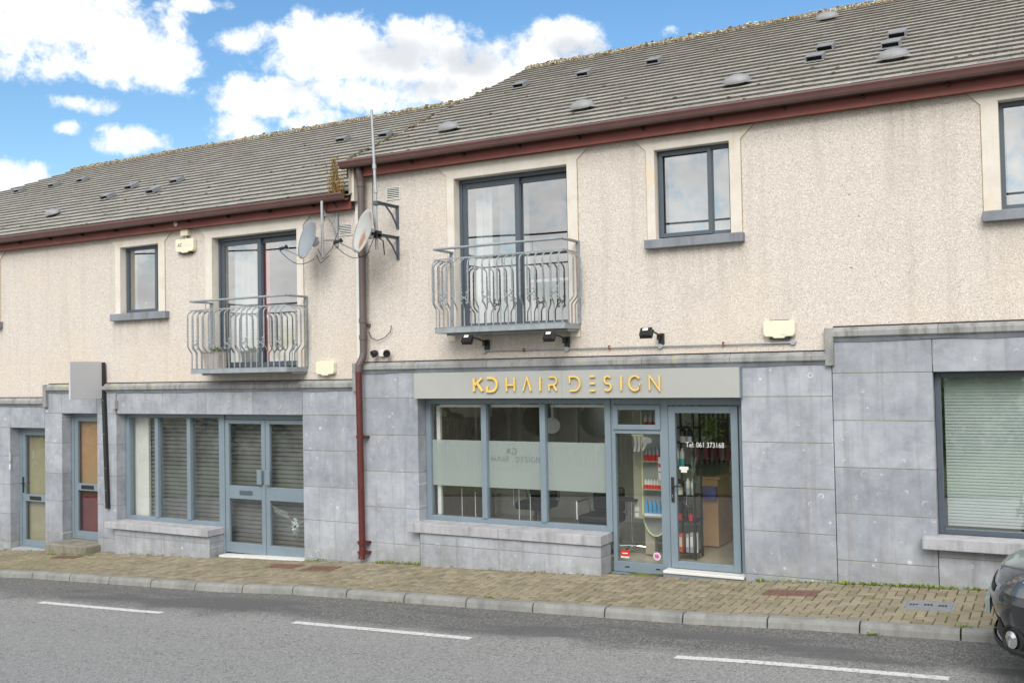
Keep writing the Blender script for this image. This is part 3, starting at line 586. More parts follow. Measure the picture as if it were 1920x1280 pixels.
# verge moss where the higher roof meets the lower one
mb = MB()
for k in range(170):
    t_ = random.random()**1.4*4.2; yy = -.2+t_; q = random.uniform(.008,.022); mb.obox((-9.33+random.uniform(-.05,.04), yy, zroof(yy,0)+random.uniform(-.03,.05)), (q,0,0), (0,q*1.6,.3*q), (0,0,q*.7))
o = mb.build('verge_moss', M_['moss'], BR); o['kind'] = 'stuff'
mb = MB(); mb.quad((-9.335,-.2,zroof(-.2,0)+.02),(-9.335,5.6,zroof(5.6,0)+.02),(-9.335,5.6,zroof(5.6,.5)),(-9.335,-.2,zroof(-.2,.5))); mb.box(-9.36,-9.3,-.12,0.2,5.2,5.7); mb.build('verge_board', M_['band'], BR)
def eaves(B, x0, x1, zf, dz):
    """fascia board, half-round gutter with overhanging lip"""
    mb = MB(); mb.box(x0, x1, -.10, -.075, zf, zf+.24); mb.box(x0, x1, -.0745, YR+.03, zf+.012, zf+.03); mb.build('fascia', M_['fascia'], B)
    gt = MB(); zt = zf+.215; prof = []; n = 8
    for k in range(n+1):
        a = math.pi*k/n; prof.append((-.218-.092*math.cos(a)*1.0, zt-.10*math.sin(a)))
    prof[0] = (-.318, zt+.004); pin = [(-.218-.084*math.cos(math.pi*k/n)*1.0, zt-.092*math.sin(math.pi*k/n)) for k in range(n, -1, -1)]
    pr = [(-.325,zt+.006),(-.325,zt-.012)]+prof[1:]+pin[:-1]+[(-.302,zt+.006)]
    n_ = len(pr); i0 = len(gt.v); gt.v += [(x0,y,z) for y,z in pr]+[(x1,y,z) for y,z in pr]
    for k in range(n_):
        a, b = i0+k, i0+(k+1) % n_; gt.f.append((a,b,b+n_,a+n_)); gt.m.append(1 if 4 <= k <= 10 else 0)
    gt.f.append(tuple(range(i0+n_-1,i0-1,-1))); gt.f.append(tuple(range(i0+n_,i0+2*n_))); gt.m += [0,0]; x = x0+.3
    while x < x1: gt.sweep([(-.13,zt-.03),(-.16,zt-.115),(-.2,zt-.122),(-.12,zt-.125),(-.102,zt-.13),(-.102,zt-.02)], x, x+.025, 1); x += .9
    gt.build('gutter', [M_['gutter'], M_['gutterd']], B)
eaves(BR, -9.45, 7.3, 5.555, 0); eaves(BL, -28.4, -9.38, 5.09, .45)
# roof vents
def dome_vent(B, rf, X, Y, dz):
    nn = Vector((0,-.4975,1)).normalized(); sl = Vector((0,1,.4975)).normalized(); c = Vector((X,Y,zroof(Y,dz)))+nn*.02; mb = MB(); i0 = len(mb.v); nu, nv = 20, 6
    for j in range(nv+1):
        r = math.cos(j/nv*math.pi/2); h = math.sin(j/nv*math.pi/2)
        for i in range(nu):
            a = 2*math.pi*i/nu; mb.v.append(tuple(c+Vector((1,0,0))*.19*r*math.cos(a)+sl*(.13*r*math.sin(a)-.02)+nn*(.04+.10*h)))
    for j in range(nv):
        for i in range(nu): a = j*nu+i; b = j*nu+(i+1)%nu; mb.f.append((a,b,b+nu,a+nu)); mb.m.append(0)
    mb.lathe([(.11,-.02),(.125,.042)], c, 16, 1, nn); 
    mb.build('dome_vent', [M_['vent'], M_['black']], rf, smooth=False)
def box_vent(B, rf, X, Y, dz):
    nn = Vector((0,-.4975,1)).normalized(); sl = Vector((0,1,.4975)).normalized(); c = Vector((X,Y,zroof(Y,dz)))+nn*.025; mb = MB()
    mb.obox(c+nn*.074+sl*.02, (.115,0,0), sl*.11, nn*.006); mb.obox(c-sl*.10+nn*.008, (.13,0,0), sl*.03, nn*.004)
    mb.obox(c+nn*.036+Vector((.108,0,0))+sl*.02, (.007,0,0), sl*.11, nn*.03); mb.obox(c+nn*.036-Vector((.108,0,0))+sl*.02, (.007,0,0), sl*.11, nn*.03)
    mb.obox(c+nn*.034+sl*.05, (.1,0,0), sl*.05, nn*.026, 1); mb.build('box_vent', [M_['vent'], M_['black']], rf)
for X, Y in ((-8.12,.76),(-5.87,.76),(-3.64,.76),(-3.25,4.75),(-1.71,.77)): dome_vent(BR, rfR, X, Y, 0)
for X, Y in ((-8.36,3.5),(-7.1,3.5),(-5.82,3.5),(-2.77,2.09),(-2.79,1.5),(-1.84,2.15),(-1.84,1.55)): box_vent(BR, rfR, X, Y, 0)
dome_vent(BL, rfL, -17.56, .83, .45)
for X, Y in ((-22.9,3.75),(-21.56,3.75),(-20.54,3.78),(-16.91,1.58),(-16.91,2.17),(-15.49,1.5),(-15.47,2.08),(-12.38,3.5),(-11.2,3.3)): box_vent(BL, rfL, X, Y, .45)

# ------------------------------------------------------------------ windows and doors
def rect(mb, x0, x1, z0, z1, w, y0, y1, wb=None):
    wb = wb or w
    mb.box(x0, x0+w, y0, y1, z0, z1); mb.box(x1-w, x1, y0, y1, z0, z1); mb.box(x0+w, x1-w, y0, y1, z1-w, z1); mb.box(x0+w, x1-w, y0, y1, z0, z0+wb)
def pane(parent, x0, x1, z0, z1, y, mat='glass', name='pane'):
    mb = MB(); mb.quad((x0,y,z0),(x1,y,z0),(x1,y,z1),(x0,y,z1)); return mb.build(name, M_[mat], parent)
def curtain(parent, x0, x1, z0, z1, y, mat='curtain', amp=.03, wl_=.14, name='curtain'):
    mb = MB(); n = max(8, int((x1-x0)/.015)); P = [(x0+(x1-x0)*i/n) for i in range(n+1)]
    f = lambda x: y+amp*math.sin(2*math.pi*x/wl_)+amp*.4*math.sin(2*math.pi*x/(wl_*2.7)+1)
    for a, b in zip(P, P[1:]): mb.quad((a,f(a),z0),(b,f(b),z0),(b,f(b),z1),(a,f(a),z1))
    return mb.build(name, M_[mat], parent, smooth=True)
def room(B, x0, x1, y0, y1, z0, z1, wm_='wallin', fm='wallin', name='room'):
    mb = MB(); mb.quad((x0,y1,z0),(x1,y1,z0),(x1,y1,z1),(x0,y1,z1)); mb.quad((x0,y0,z0),(x0,y1,z0),(x0,y1,z1),(x0,y0,z1)); mb.quad((x1,y0,z0),(x1,y1,z0),(x1,y1,z1),(x1,y0,z1)); mb.quad((x0,y0,z1),(x1,y0,z1),(x1,y1,z1),(x0,y1,z1)); mb.quad((x0,y0,z0),(x1,y0,z0),(x1,y1,z0),(x0,y1,z0), m=1)
    return mb.build(name, [M_[wm_], M_[fm]], B)
def patio(B, h, xm):
    x0, x1, z0, z1 = h; Y = .17; mb = MB(); rect(mb, x0, x1, z0+.03, z1-.01, .055, Y, Y+.12)
    w = mb.build('balcony_door', M_['frame_u'], B, bevel=.004)
    for k, (a, b, yy) in enumerate(((x0+.05, xm+.04, Y+.02), (xm-.04, x1-.05, Y+.066))):
        mb = MB(); rect(mb, a, b, z0+.06, z1-.07, .075, yy, yy+.04, .05); mb.build('sash', M_['frame_u'], w, bevel=.003); pane(w, a+.07, b-.07, z0+.105, z1-.14, yy+.018, 'glass_u')
    return w
def frameless(B, h, xs_, name='window', y=.15, wf=.06):
    x0, x1, z0, z1 = h; mb = MB(); rect(mb, x0, x1, z0, z1, wf, y, y+.07)
    for xm in xs_: mb.box(xm-wf/2, xm+wf/2, y+.001, y+.069, z0+wf, z1-wf)
    w = mb.build(name, M_['frame_u'], B, bevel=.004); X = [x0+wf]+[q for m in xs_ for q in (m-wf/2, m+wf/2)]+[x1-wf]
    for a, b in zip(X[::2], X[1::2]): pane(w, a, b, z0+wf, z1-wf, y+.03, 'glass_u')
    return w
wR = patio(BR, upR[0], -6.67); wL = patio(BL, upL[0], -11.52); wR2 = patio(BR, upR[3], 3.1); wL2 = patio(BL, upL[3], -21.5)
for h, B in ((upR[0],BR),(upL[0],BL),(upR[3],BR),(upL[3],BL)): room(B, h[0]-.5, h[1]+.5, .31, 3.5, h[2]-.02, h[3]+.05)
curtain(wR, -7.5, -7.2, 3.25, 5.3, .42); curtain(wR, -7.2, -6.7, 3.25, 5.3, .62, 'net', .012, .3)
curtain(wL, -12.3, -11.62, 2.78, 4.85, .42); curtain(wL, -10.82, -10.6, 2.78, 4.85, .5); curtain(wL, -11.66, -11.44, 2.78, 4.85, .34, 'redcloth', .015, .06, 'red_curtain')
w = frameless(BR, (-4.56,-3.55,4.25,5.40), [-3.86]); 
mb = MB(); rect(mb, -4.53, -3.83, 4.275, 5.375, .05, .125, .16); mb.build('casement', M_['frame_u'], w, bevel=.003)
curtain(w, -4.5, -3.6, 4.3, 5.35, .4, 'net', .006, .35); room(BR, -4.9, -3.2, .31, 2.5, 4.0, 5.6)
w = frameless(BR, (-.57,.45,4.25,5.45), [.1]); curtain(w, -.5, .4, 4.3, 5.4, .42, 'net', .006, .35); room(BR, -.9, .8, .31, 2.5, 4.0, 5.6)
w = frameless(BL, (-14.67,-13.68,3.745,4.92), [-13.9])
curtain(w, -14.75, -14.56, 3.8, 4.9, .3, 'beige', .01, .1, 'blind_edge'); curtain(w, -14.56, -13.72, 3.8, 4.9, .7, 'net', .006, .35); room(BL, -15, -13.4, .31, 2.5, 3.5, 5.0)
w = frameless(BL, (-19.25,-18.26,3.745,4.92), []); room(BL, -19.5, -18, .31, 2.5, 3.5, 5.0)
sill(BR, -4.68, -3.39, 4.12, 4.235, -.075, .15, 'usill', name='window_sill'); sill(BR, -.745, .63, 4.12, 4.235, -.075, .15, 'usill', name='window_sill')
sill(BL, -14.83, -13.43, 3.605, 3.73, -.075, .15, 'usill', name='window_sill'); sill(BL, -19.42, -18.02, 3.605, 3.73, -.075, .15, 'usill', name='window_sill')

# salon shopfront
FY = .2
mb = MB(); mb.box(-8.28,-8.20,FY,FY+.1,.43,2.2); mb.box(-8.20,-5.36,FY,FY+.1,2.13,2.2); mb.box(-8.20,-5.36,FY,FY+.1,.43,.50)
for a, b in ((-7.32,-7.235),(-6.375,-6.29)): mb.box(a,b,FY-.02,FY+.08,.50,2.13)
mb.box(-5.395,-5.31,FY-.02,FY+.1,.43,2.2)
sw = mb.build('shopfront_window', M_['frame'], BR, bevel=.005)
for a, b in ((-8.2,-7.32),(-7.235,-6.375),(-6.29,-5.395)):
    pane(sw, a, b, .5, 2.13, FY+.04); mb = MB(); mb.quad((a,FY+.055,.935),(b,FY+.055,.935),(b,FY+.055,1.6),(a,FY+.055,1.6)); mb.build('frosted_film', M_['frost'], sw)
mb = MB(); mb.box(-8.16,-8.1,FY+.11,FY+.16,.5,2.1); 
for a, b in ((-8.1,-7.33),(-7.22,-6.39),(-6.27,-5.42)): mb.box(a,b,FY+.11,FY+.16,2.075,2.115)
mb.build('inner_trim', M_['white'], sw)
# side light and vent
mb = MB(); mb.box(-5.31,-5.255,FY,FY+.08,-.08,2.2); mb.box(-4.625,-4.51,FY,FY+.08,-.08,2.2); mb.box(-5.255,-4.625,FY,FY+.08,2.12,2.2); mb.box(-5.255,-4.625,FY,FY+.08,1.735,1.79); mb.box(-5.255,-4.625,FY,FY+.08,-.08,.055); mb.box(-4.51,-3.52,FY,FY+.08,2.11,2.2); mb.box(-3.58,-3.52,FY,FY+.08,-.03,2.11)
sl_ = mb.build('side_light', M_['frame'], BR, bevel=.004); pane(sl_, -5.255, -4.625, .055, 1.735, FY+.03)
mb = MB(); rect(mb, -5.27, -4.61, 1.79, 2.115, .065, FY-.025, FY+.02); mb.build('vent_window', M_['frame'], sl_, bevel=.005); pane(sl_, -5.2, -4.68, 1.85, 2.055, FY+.0)
mb = MB(); mb.box(-5.15,-5.09,FY-.006,FY,-.02,-.005); mb.box(-4.72,-4.66,FY-.006,FY,-.02,-.005); mb.build('drain_cap', M_['black'], sl_)
mb = MB(); rect(mb, -4.5, -3.59, .03, 2.10, .09, FY-.02, FY+.05); dr = mb.build('shop_door', M_['frame'], BR, bevel=.005); pane(dr, -4.41, -3.68, .12, 2.01, FY+.01)
mb = MB(); mb.box(-4.475,-4.435,FY-.035,FY-.02,.87,1.19); mb.box(-4.46,-4.445,FY-.08,FY-.035,1.07,1.09); mb.tube([(-4.455,FY-.08,1.08),(-4.3,FY-.08,1.08)], .011, 8); mb.build('door_handle', M_['black'], dr, bevel=.004)
mb = MB(); mb.box(-4.462,-4.448,FY-.038,FY-.035,.93,.97); mb.build('keyhole_cover', M_['chrome'], dr)
mb = MB(); mb.box(-4.55,-3.505,-.0,FY+.1,-.012,.022); mb.build('door_threshold', M_['white'], BR, bevel=.006); mb = MB(); mb.box(-5.31,-3.5,.1,FY+.1,-.4,-.085); mb.box(-4.55,-3.5,.02,.1,-.4,-.013); mb.build('plinth', M_['frame'], BR)
text_mesh('Tel: 061 373168', .094, .0008, 'phone_lettering', M_['white'], (-4.28,FY+.004,1.575), parent=dr, sx=.82)
mb = MB(); p = at(1291-2, 836, FY); 
st_ = MB(); st_.box(-4.37,-4.25,FY+.004,FY+.006,1.285,1.325); st_.box(-4.35,-4.27,FY+.004,FY+.006,1.25,1.284); st_.build('opening_sticker', M_['white'], dr)
st_ = MB(); st_.box(-5.22,-5.1,FY+.024,FY+.026,.12,.2,0); st_.box(-5.22,-5.1,FY+.024,FY+.026,.095,.119,1); st_.box(-5.2,-5.12,FY+.0235,FY+.024,.15,.165,1); st_.build('red_sticker', [M_['reds'], M_['white']], sl_)
st_ = MB(); st_.lathe([(.052,0),(.052,.002)], (-4.71,FY+.024,.15), 20, 0, (0,-1,0)); st_.lathe([(.038,.0021),(.038,.003)], (-4.71,FY+.024,.15), 20, 1, (0,-1,0)); st_.build('round_sticker', [M_['white'], simple('pink sticker', S(206,120,180), .5)], sl_)
text_mesh('36', .05, .0005, 'sticker_number', M_['black'], (-4.74,FY+.019,.133), parent=sl_)
# salon room
room(BR, -9.6, -3.3, .36, 3.7, .0, 2.45, 'dkwall', 'floorin', 'salon_room')

# lower-right shop window with blind
mb = MB(); rect(mb, -1.3, 1.3, .67, 2.485, .06, FY-.05, FY+.03); mb.box(-.03,.03,FY-.049,FY+.029,.73,2.425); w = mb.build('shopfront_window', M_['frame_u'], BR, bevel=.005); pane(w, -1.24, -.03, .73, 2.425, FY-.01, 'glass_m'); pane(w, .03, 1.24, .73, 2.425, FY-.01, 'glass_m')
mb = MB(); z = .76
while z < 2.42: mb.obox((0,FY+.13,z), (1.22,0,0), (0,.006,.0168), (0,-.0007,.0003)); z += .036
mb.build('venetian_blind', M_['blind'], w); room(BR, -1.6, 1.6, .36, 3, .3, 2.6, 'blind', 'blind')

# left shopfront: glazing, double door, steel shutter behind
mb = MB(); mb.box(-14.765,-14.68,FY,FY+.1,.075,1.96); mb.box(-14.68,-12.42,FY,FY+.1,1.89,1.96); mb.box(-14.68,-12.42,FY,FY+.1,.075,.145)
for a, b in ((-14.0,-13.92),(-13.215,-13.13)): mb.box(a,b,FY-.02,FY+.08,.145,1.89)
mb.box(-12.46,-12.33,FY-.02,FY+.1,-.42,1.96)
sw2 = mb.build('shopfront_window', M_['frame'], BL, bevel=.005)
for a, b in ((-14.68,-14.0),(-13.92,-13.215),(-13.13,-12.46)): pane(sw2, a, b, .145, 1.89, FY+.04)
sh = MB(); prof = []; z = -.4
while z < 1.95: 
    sh.quad((-14.5,.44,z),(-10.3,.44,z),(-10.3,.425,z+.012),(-14.5,.425,z+.012)); sh.quad((-14.5,.425,z+.012),(-10.3,.425,z+.012),(-10.3,.425,z+.05),(-14.5,.425,z+.05)); sh.quad((-14.5,.425,z+.05),(-10.3,.425,z+.05),(-10.3,.445,z+.06),(-14.5,.445,z+.06)); sh.quad((-14.5,.445,z+.06),(-10.3,.445,z+.06),(-10.3,.44,z+.072),(-14.5,.44,z+.072)); z += .072
sh.build('roller_shutter', M_['shutter'], BL)
mb = MB(); mb.box(-14.9,-14.36,.36,.41,-.4,1.95); mb.build('white_panel', M_['white'], BL)
dd_ = MB(); dd_.box(-12.33,-10.47,FY,FY+.08,1.87,1.96); dd_.box(-10.53,-10.47,FY,FY+.08,-.4,1.87); dfr = dd_.build('double_door', M_['frame'], BL, bevel=.004)
for a, b in ((-12.325,-11.435),(-11.425,-10.535)):
    mb = MB(); w_ = .085; mb.box(a,a+w_,FY-.01,FY+.05,-.33,1.865); mb.box(b-w_,b,FY-.01,FY+.05,-.33,1.865); mb.box(a+w_,b-w_,FY-.01,FY+.05,1.80,1.865); mb.box(a+w_,b-w_,FY-.01,FY+.05,.56,.775); mb.box(a+w_,b-w_,FY-.01,FY+.05,-.33,-.165)
    mb.build('door_leaf', M_['frame'], dfr, bevel=.004); pane(dfr, a+w_, b-w_, .775, 1.8, FY+.02); pane(dfr, a+w_, b-w_, -.165, .56, FY+.02)
mb = MB(); mb.box(-11.57,-11.47,FY-.07,FY-.055,.82,1.06); mb.box(-11.39,-11.29,FY-.07,FY-.055,.82,1.06); mb.box(-11.49,-11.47,FY-.055,FY-.01,.84,1.04); mb.box(-11.39,-11.37,FY-.055,FY-.01,.84,1.04); mb.build('push_plate', M_['frame'], dfr, bevel=.004)
mb = MB(); mb.box(-12.0,-11.72,FY-.02,FY-.01,.63,.70); mb.build('letter_slot', M_['frame_u'], dfr, bevel=.003)
mb = MB(); mb.prism([(-12.30,-.42),(-10.475,-.42),(-10.475,-.295),(-12.30,-.35)],.0,FY-.012); mb.build('door_threshold', M_['white'], BL, bevel=.006)
# cracked glass: star of cracks on the lower right pane
ck = MB(); cc_ = Vector((-10.84,FY+.014,.18))
for k in range(13):
    a = 2*math.pi*k/13+random.uniform(-.2,.2); ln_ = random.uniform(.06,.2); p0 = cc_.copy(); d_ = Vector((math.cos(a),0,math.sin(a)))
    for s_ in range(3):
        p1 = p0+d_*ln_/3+Vector((random.uniform(-.01,.01),0,random.uniform(-.01,.01)))
        if not (-11.33 < p1.x < -10.63 and -.15 < p1.z < .55): break
        ck.obox((p0+p1)/2, (p1-p0)/2, (0,.0006,0), Vector((-(p1-p0).z,0,(p1-p0).x)).normalized()*.0016*(3-s_)/2); p0 = p1
for k in range(40):
    a = random.uniform(0,6.28); r_ = random.uniform(.01,.1); q = random.uniform(.004,.016); ck.obox(cc_+Vector((math.cos(a)*r_*.7,0,math.sin(a)*r_*1.3)), (q,0,0), (0,.0006,0), (0,0,q*.8))
for k in range(9):
    x_ = -11.3+k*.035; ck.obox((x_+.03,FY+.014,.42-.01*k), (.03,0,-.06), (0,.0006,0), (.0012,0,.0008))
ck.build('glass_crack', simple('crushed glass', S(196,210,204), .4), dfr)

# two side doors
def side_door(B, x0, x1, z0, z1, gx0, zr0, zr1, mt, mbm, step=False, tint=None):
    mb = MB(); fx = x0; mb.box(fx,fx+.06,FY,FY+.1,z0,z1); mb.box(x1-.06,x1,FY,FY+.1,z0,z1); mb.box(fx+.06,x1-.06,FY,FY+.1,z1-.06,z1); mb.box(fx+.06,x1-.06,FY,FY+.1,z0,z0+.03); d = mb.build('entrance_door', M_['frame'], B, bevel=.004)
    a, b, c, e = fx+.062, x1-.062, z0+.032, z1-.062; mb = MB(); w_ = .09
    mb.box(a,a+w_,FY+.01,FY+.06,c,e); mb.box(b-w_,b,FY+.01,FY+.06,c,e); mb.box(a+w_,b-w_,FY+.01,FY+.06,e-.09,e); mb.box(a+w_,b-w_,FY+.01,FY+.06,zr0,zr1); mb.box(a+w_,b-w_,FY+.01,FY+.06,c,c+.11)
    mb.build('door_leaf', M_['frame'], d, bevel=.004); pane(d, a+w_, b-w_, zr1, e-.09, FY+.03); pane(d, a+w_, b-w_, c+.11, zr0, FY+.03)
    mb = MB(); mb.box(a,b,FY+.12,FY+.125,zr0+.02,e); mb.build('upper_backing', M_[mt], d); mb = MB(); mb.box(a,b,FY+.12,FY+.125,c,zr0+.018); mb.build('lower_backing', M_[mbm], d)
    xc = (a+b)/2-.05; mb = MB(); mb.box(xc-.17,xc+.17,FY,FY+.01,(zr0+zr1)/2-.035,(zr0+zr1)/2+.035); mb.build('letter_slot', M_['black'], d, bevel=.003); return d, a
d1, a1 = side_door(BL, -17.78, -16.76, -.62, 1.68, 0, .26, .39, 'beige', 'beige')
mb = MB(); mb.box(a1+.025,a1+.06,FY-.005,FY+.01,.42,.72); mb.box(a1+.035,a1+.05,FY-.05,FY-.005,.59,.61); mb.tube([(a1+.043,FY-.05,.6),(a1+.17,FY-.05,.6)], .011, 8); mb.build('door_handle', M_['black'], d1, bevel=.003)
d2, a2 = side_door(BL, -16.24, -15.29, -.36, 1.96, 0, .53, .66, 'tan', 'maroon')
mb = MB(); mb.box(-17.765,-17.755,-.03,.0,1.05,1.2); mb.box(-17.79,-17.75,-.02,-.004,.88,.98); mb.build('key_safe', M_['white'], BL, bevel=.003)
mb = MB(); mb.box(-17.76,-16.76,.0,.3,-.75,-.62); mb.build('door_threshold', M_['sill'], BL); 
# rough step in front of the maroon door
mb = MB(); mb.box(-16.3,-15.2,-.33,.24,-.8,-.37); o = mb.build('door_step', concrete('mossy step', S(108,104,92), S(142,137,124), .7, .5), BL, bevel=.025)
# lintel bolt holes
bt = MB()
for x0_, x1_ in ((-14.7,-13.6),(-13.6,-12.56),(-12.56,-11.51),(-11.51,-10.47)):
    for k in range(5):
        for zz in (2.06,2.22):
            if random.random() < .85: bt.lathe([(.012,0),(.009,.007)], (x0_+.12+k*.2+random.uniform(-.02,.02),-.001,zz+random.uniform(-.01,.01)), 8, 0, (0,-1,0))
bt.build('lintel_bolts', M_['galv'], BL)

# downpipes and corner bead
mb = MB(); mb.tube([(-9.19,-.13,5.72),(-9.19,-.12,5.6),(-9.19,-.085,5.45),(-9.19,-.085,2.9),(-9.2,-.10,2.82),(-9.24,-.14,2.72),(-9.245,-.14,2.62)], [.055]*7, 14)
for z in (4.35,3.35,3.1,5.4): mb.tube([(-9.19,-.085,z),(-9.19,-.085,z+.07)], .064, 14)
mb.box(-9.25,-9.13,-.03,.04,3.3,3.34); mb.build('downpipe', M_['brown'], BR, smooth=False)
mb = MB(); mb.tube([(-9.245,-.14,2.66),(-9.245,-.11,-.05),(-9.25,-.13,-.17)], .05, 14)
for z in (1.62,.05,-.1): mb.tube([(-9.245,-.12,z),(-9.245,-.12,z+.05)], .058, 14); mb.box(-9.33,-9.16,-.12,.0,z+.01,z+.04)
mb.build('cast_iron_downpipe', M_['red'], BR)
mb = MB(); mb.box(-9.365,-9.29,-.012,YR+.001,2.77,5.5); mb.build('corner_bead', M_['white'], BR)
# wall vents
def louvre(B, x0, x1, z0, z1):
    mb = MB(); rect(mb, x0, x1, z0, z1, .012, YR-.014, YR+.01); n = 6
    for k in range(n): z = z0+.012+(z1-z0-.024)*(k+.5)/n; mb.obox(((x0+x1)/2,YR-.006,z), ((x1-x0)/2-.012,0,0), (0,.008,.008), (0,-.001,.0015)); 
    mb.box(x0+.012,x1-.012,YR-.001,YR+.002,z0+.012,z1-.012,1); mb.build('wall_vent', [M_['white'], M_['black']], B)
louvre(BR, -8.80, -8.55, 5.17, 5.36); louvre(BL, -9.71, -9.45, 4.71, 4.89)

# ------------------------------------------------------------------ balconies
def balcony(B, x0, x1, zs, parts_seed):
    """galvanised pot-bellied balcony: slab frame, bellied bars with scrolls, two rails"""
    yf = -.45; zt = zs+1.1; zr2 = zt-.14; sb = MB()
    sb.box(x0,x1,yf,yf+.012,zs-.075,zs); sb.box(x0,x0+.012,yf+.012,YR,zs-.075,zs); sb.box(x1-.012,x1,yf+.012,YR,zs-.075,zs); sb.box(x0+.012,x1-.012,yf+.012,YR,zs-.03,zs-.018)
    sb.box(x0+.1,x1-.02,-.3,YR,zs-.105,zs-.031); sb.box(x0-.004,x1+.004,yf-.004,yf+.05,zs,zs+.008)
    b = sb.build('balcony', M_['rail'], B, bevel=.003)
    hr = MB(); hr.box(x0,x1,yf-.025,yf+.03,zt-.018,zt+.014); hr.box(x0-.02,x0+.035,yf+.03,YR,zt-.018,zt+.014); hr.box(x1-.035,x1+.02,yf+.03,YR,zt-.018,zt+.014); hr.build('handrail', M_['rail'], b, bevel=.012)
    lr = MB(); lr.box(x0,x1,yf-.006,yf+.006,zr2-.02,zr2); lr.box(x0-.006,x0+.006,yf+.006,YR,zr2-.02,zr2); lr.box(x1-.006,x1+.006,yf+.006,YR,zr2-.02,zr2)
    for xx in (x0+.35, x1-.45): lr.box(xx-.006,xx+.006,yf-.005,yf+.005,zr2,zt-.018)
    lr.build('lower_rail', M_['rail'], b)
    po = MB()
    for xx in (x0, x1): po.box(xx-.019,xx+.019,-.006,YR,zs,zt+.01); 
    for xx in (x0, x1):
        for zz in (zs+.12, zs+.45, zs+.9): po.lathe([(.011,0),(.008,.01)], (xx,-.012,zz), 8, 0, (0,-1,0))
    po.build('wall_post', M_['rail'], b)
    H = zr2-zs; hb = .085
    prof = [(0,H-.005),(0,H-.03),(-.35*hb,H-.042),(-.8*hb,H-.062),(-hb,H-.10)] + [(-hb,H-.10-(H-.10-.37)*k/4) for k in range(1,5)] + [(-hb*.85,.335),(-hb*.3,.285),(0,.25),(0,.2),(0,0)]
    prof2 = []
    def bar(px, py, ox, oy, rusty=False):
        m = MB(); pts = [(px+ox*(-o), py+oy*(-o), zs+h) for o, h in prof]; m.tube(pts, .0102, 6)
        if not rusty:
            for k in range(20):      # twisted upper length
                h = .40+(H-.52)*k/20; m.obox((px+ox*hb, py+oy*hb, zs+h), (.0115*math.cos(k*.8),.0115*math.sin(k*.8),0), (-.009*math.sin(k*.8),.009*math.cos(k*.8),0), (0,0,.009))
        m.build('baluster', M_['rustb' if rusty else 'rail'], b)
    n = 18; X = [x0+.03+(x1-x0-.06)*i/(n-1) for i in range(n)]
    for x in X: bar(x, yf, 0, -1)
    for sx, xx in ((-1,x0),(1,x1)):
        for k in range(3): bar(xx, yf+.12+k*.11, sx, 0, rusty=(k == 1 and parts_seed == 1))
    def scroll(cx):
        m = MB(); y = yf-hb-.012; cz = zs+.39
        for sx in (-1,1):
            for sz in (-1,1):
                pts = [(cx+sx*dx_, y, cz+sz*dz_) for dx_, dz_ in ((.022,.008),(.042,.026),(.058,.046),(.063,.064),(.054,.078),(.038,.078),(.032,.064),(.042,.056))]
                m.tube([(cx,y,cz)]+pts, .0088, 5)
        m.lathe([(.014,0),(.011,.012)], (cx,y+.004,cz), 8, 0, (0,-1,0)); m.build('scroll', M_['rail'], b)
    for k in range(1, n-1, 3): scroll((X[k]+X[k+1])/2)
    return b
balcony(BR, -7.66, -5.65, 3.205, 1); balcony(BL, -12.42, -10.37, 2.715, 0); balcony(BR, 2.1, 4.1, 3.205, 0)

# ------------------------------------------------------------------ sign board and lettering
def stroke(mb, pts, w, y0, y1, closed=False):
    pts = [Vector((p[0],p[1])) for p in pts]; n = len(pts); Lf, Rt = [], []
    for i, p in enumerate(pts):
        d0 = (p-pts[i-1]).normalized() if i > 0 else None; d1 = (pts[i+1]-p).normalized() if i < n-1 else None
        d = d1 if d0 is None else d0 if d1 is None else (d0+d1).normalized(); nn = Vector((-d.y, d.x)); k = 1.0
        if d0 is not None and d1 is not None: k = 1/max(.45, nn.dot(Vector((-d0.y, d0.x))))
        Lf.append(p+nn*w/2*k); Rt.append(p-nn*w/2*k)
    for i in range(n-1):
        q = [Lf[i], Rt[i], Rt[i+1], Lf[i+1]]; mb.prism([(v.x, v.y) for v in q], y0, y1)
def arc(cx, cy, rx, ry, a0, a1, n=14): return [(cx+rx*math.cos(R(a0+(a1-a0)*i/n)), cy+ry*math.sin(R(a0+(a1-a0)*i/n))) for i in range(n+1)]
GL = {'K': [[(0,0),(0,1)],[(.62,1),(.02,.42)],[(.26,.62),(.66,0)]],
 'D': [[(.0,1),(.34,1)]+arc(.34,.5,.42,.5,90,-90)[1:]+[(.0,0),(0,.42)]],
 'T': [[(0,.55),(0,1),(.34,1)]+arc(.34,.5,.44,.5,90,-90)[1:]+[(.02,0)]],
 'H': [[(0,0),(0,1)],[(.66,0),(.66,1)],[(0,.45),(.66,.45)]], 'A': [[(0,0),(.38,1),(.76,0)]], 'I': [[(0,0),(0,1)]],
 'R': [[(-.02,1),(.38,1)]+arc(.38,.72,.3,.28,90,-90)[1:]+[(.0,.42),(0,0)],[(.4,.42),(.68,0)]],
 'E': [[(0,1),(.56,1)],[(0,.5),(.56,.5)],[(0,0),(.56,0)]],
 'S': [arc(.33,.74,.3,.26,35,270)+arc(.33,.25,.32,.25,90,-145)[1:]], 'G': [arc(.46,.5,.46,.5,38,330,24)+[(.86,.22),(.86,.48)]], 'N': [[(0,0),(0,1),(.72,0),(.72,1)]]}
sg = empty('shop_sign', (-5.87,-.06,2.21), 'long grey fascia board with raised gold letters above the salon shopfront', 'sign')
mb = MB(); mb.box(-8.27,-5.88,-.10,-.0,2.215,2.585); mb.box(-5.878,-3.47,-.10,-.0,2.215,2.585); mb.build('board', M_['signp'], sg, bevel=.002)
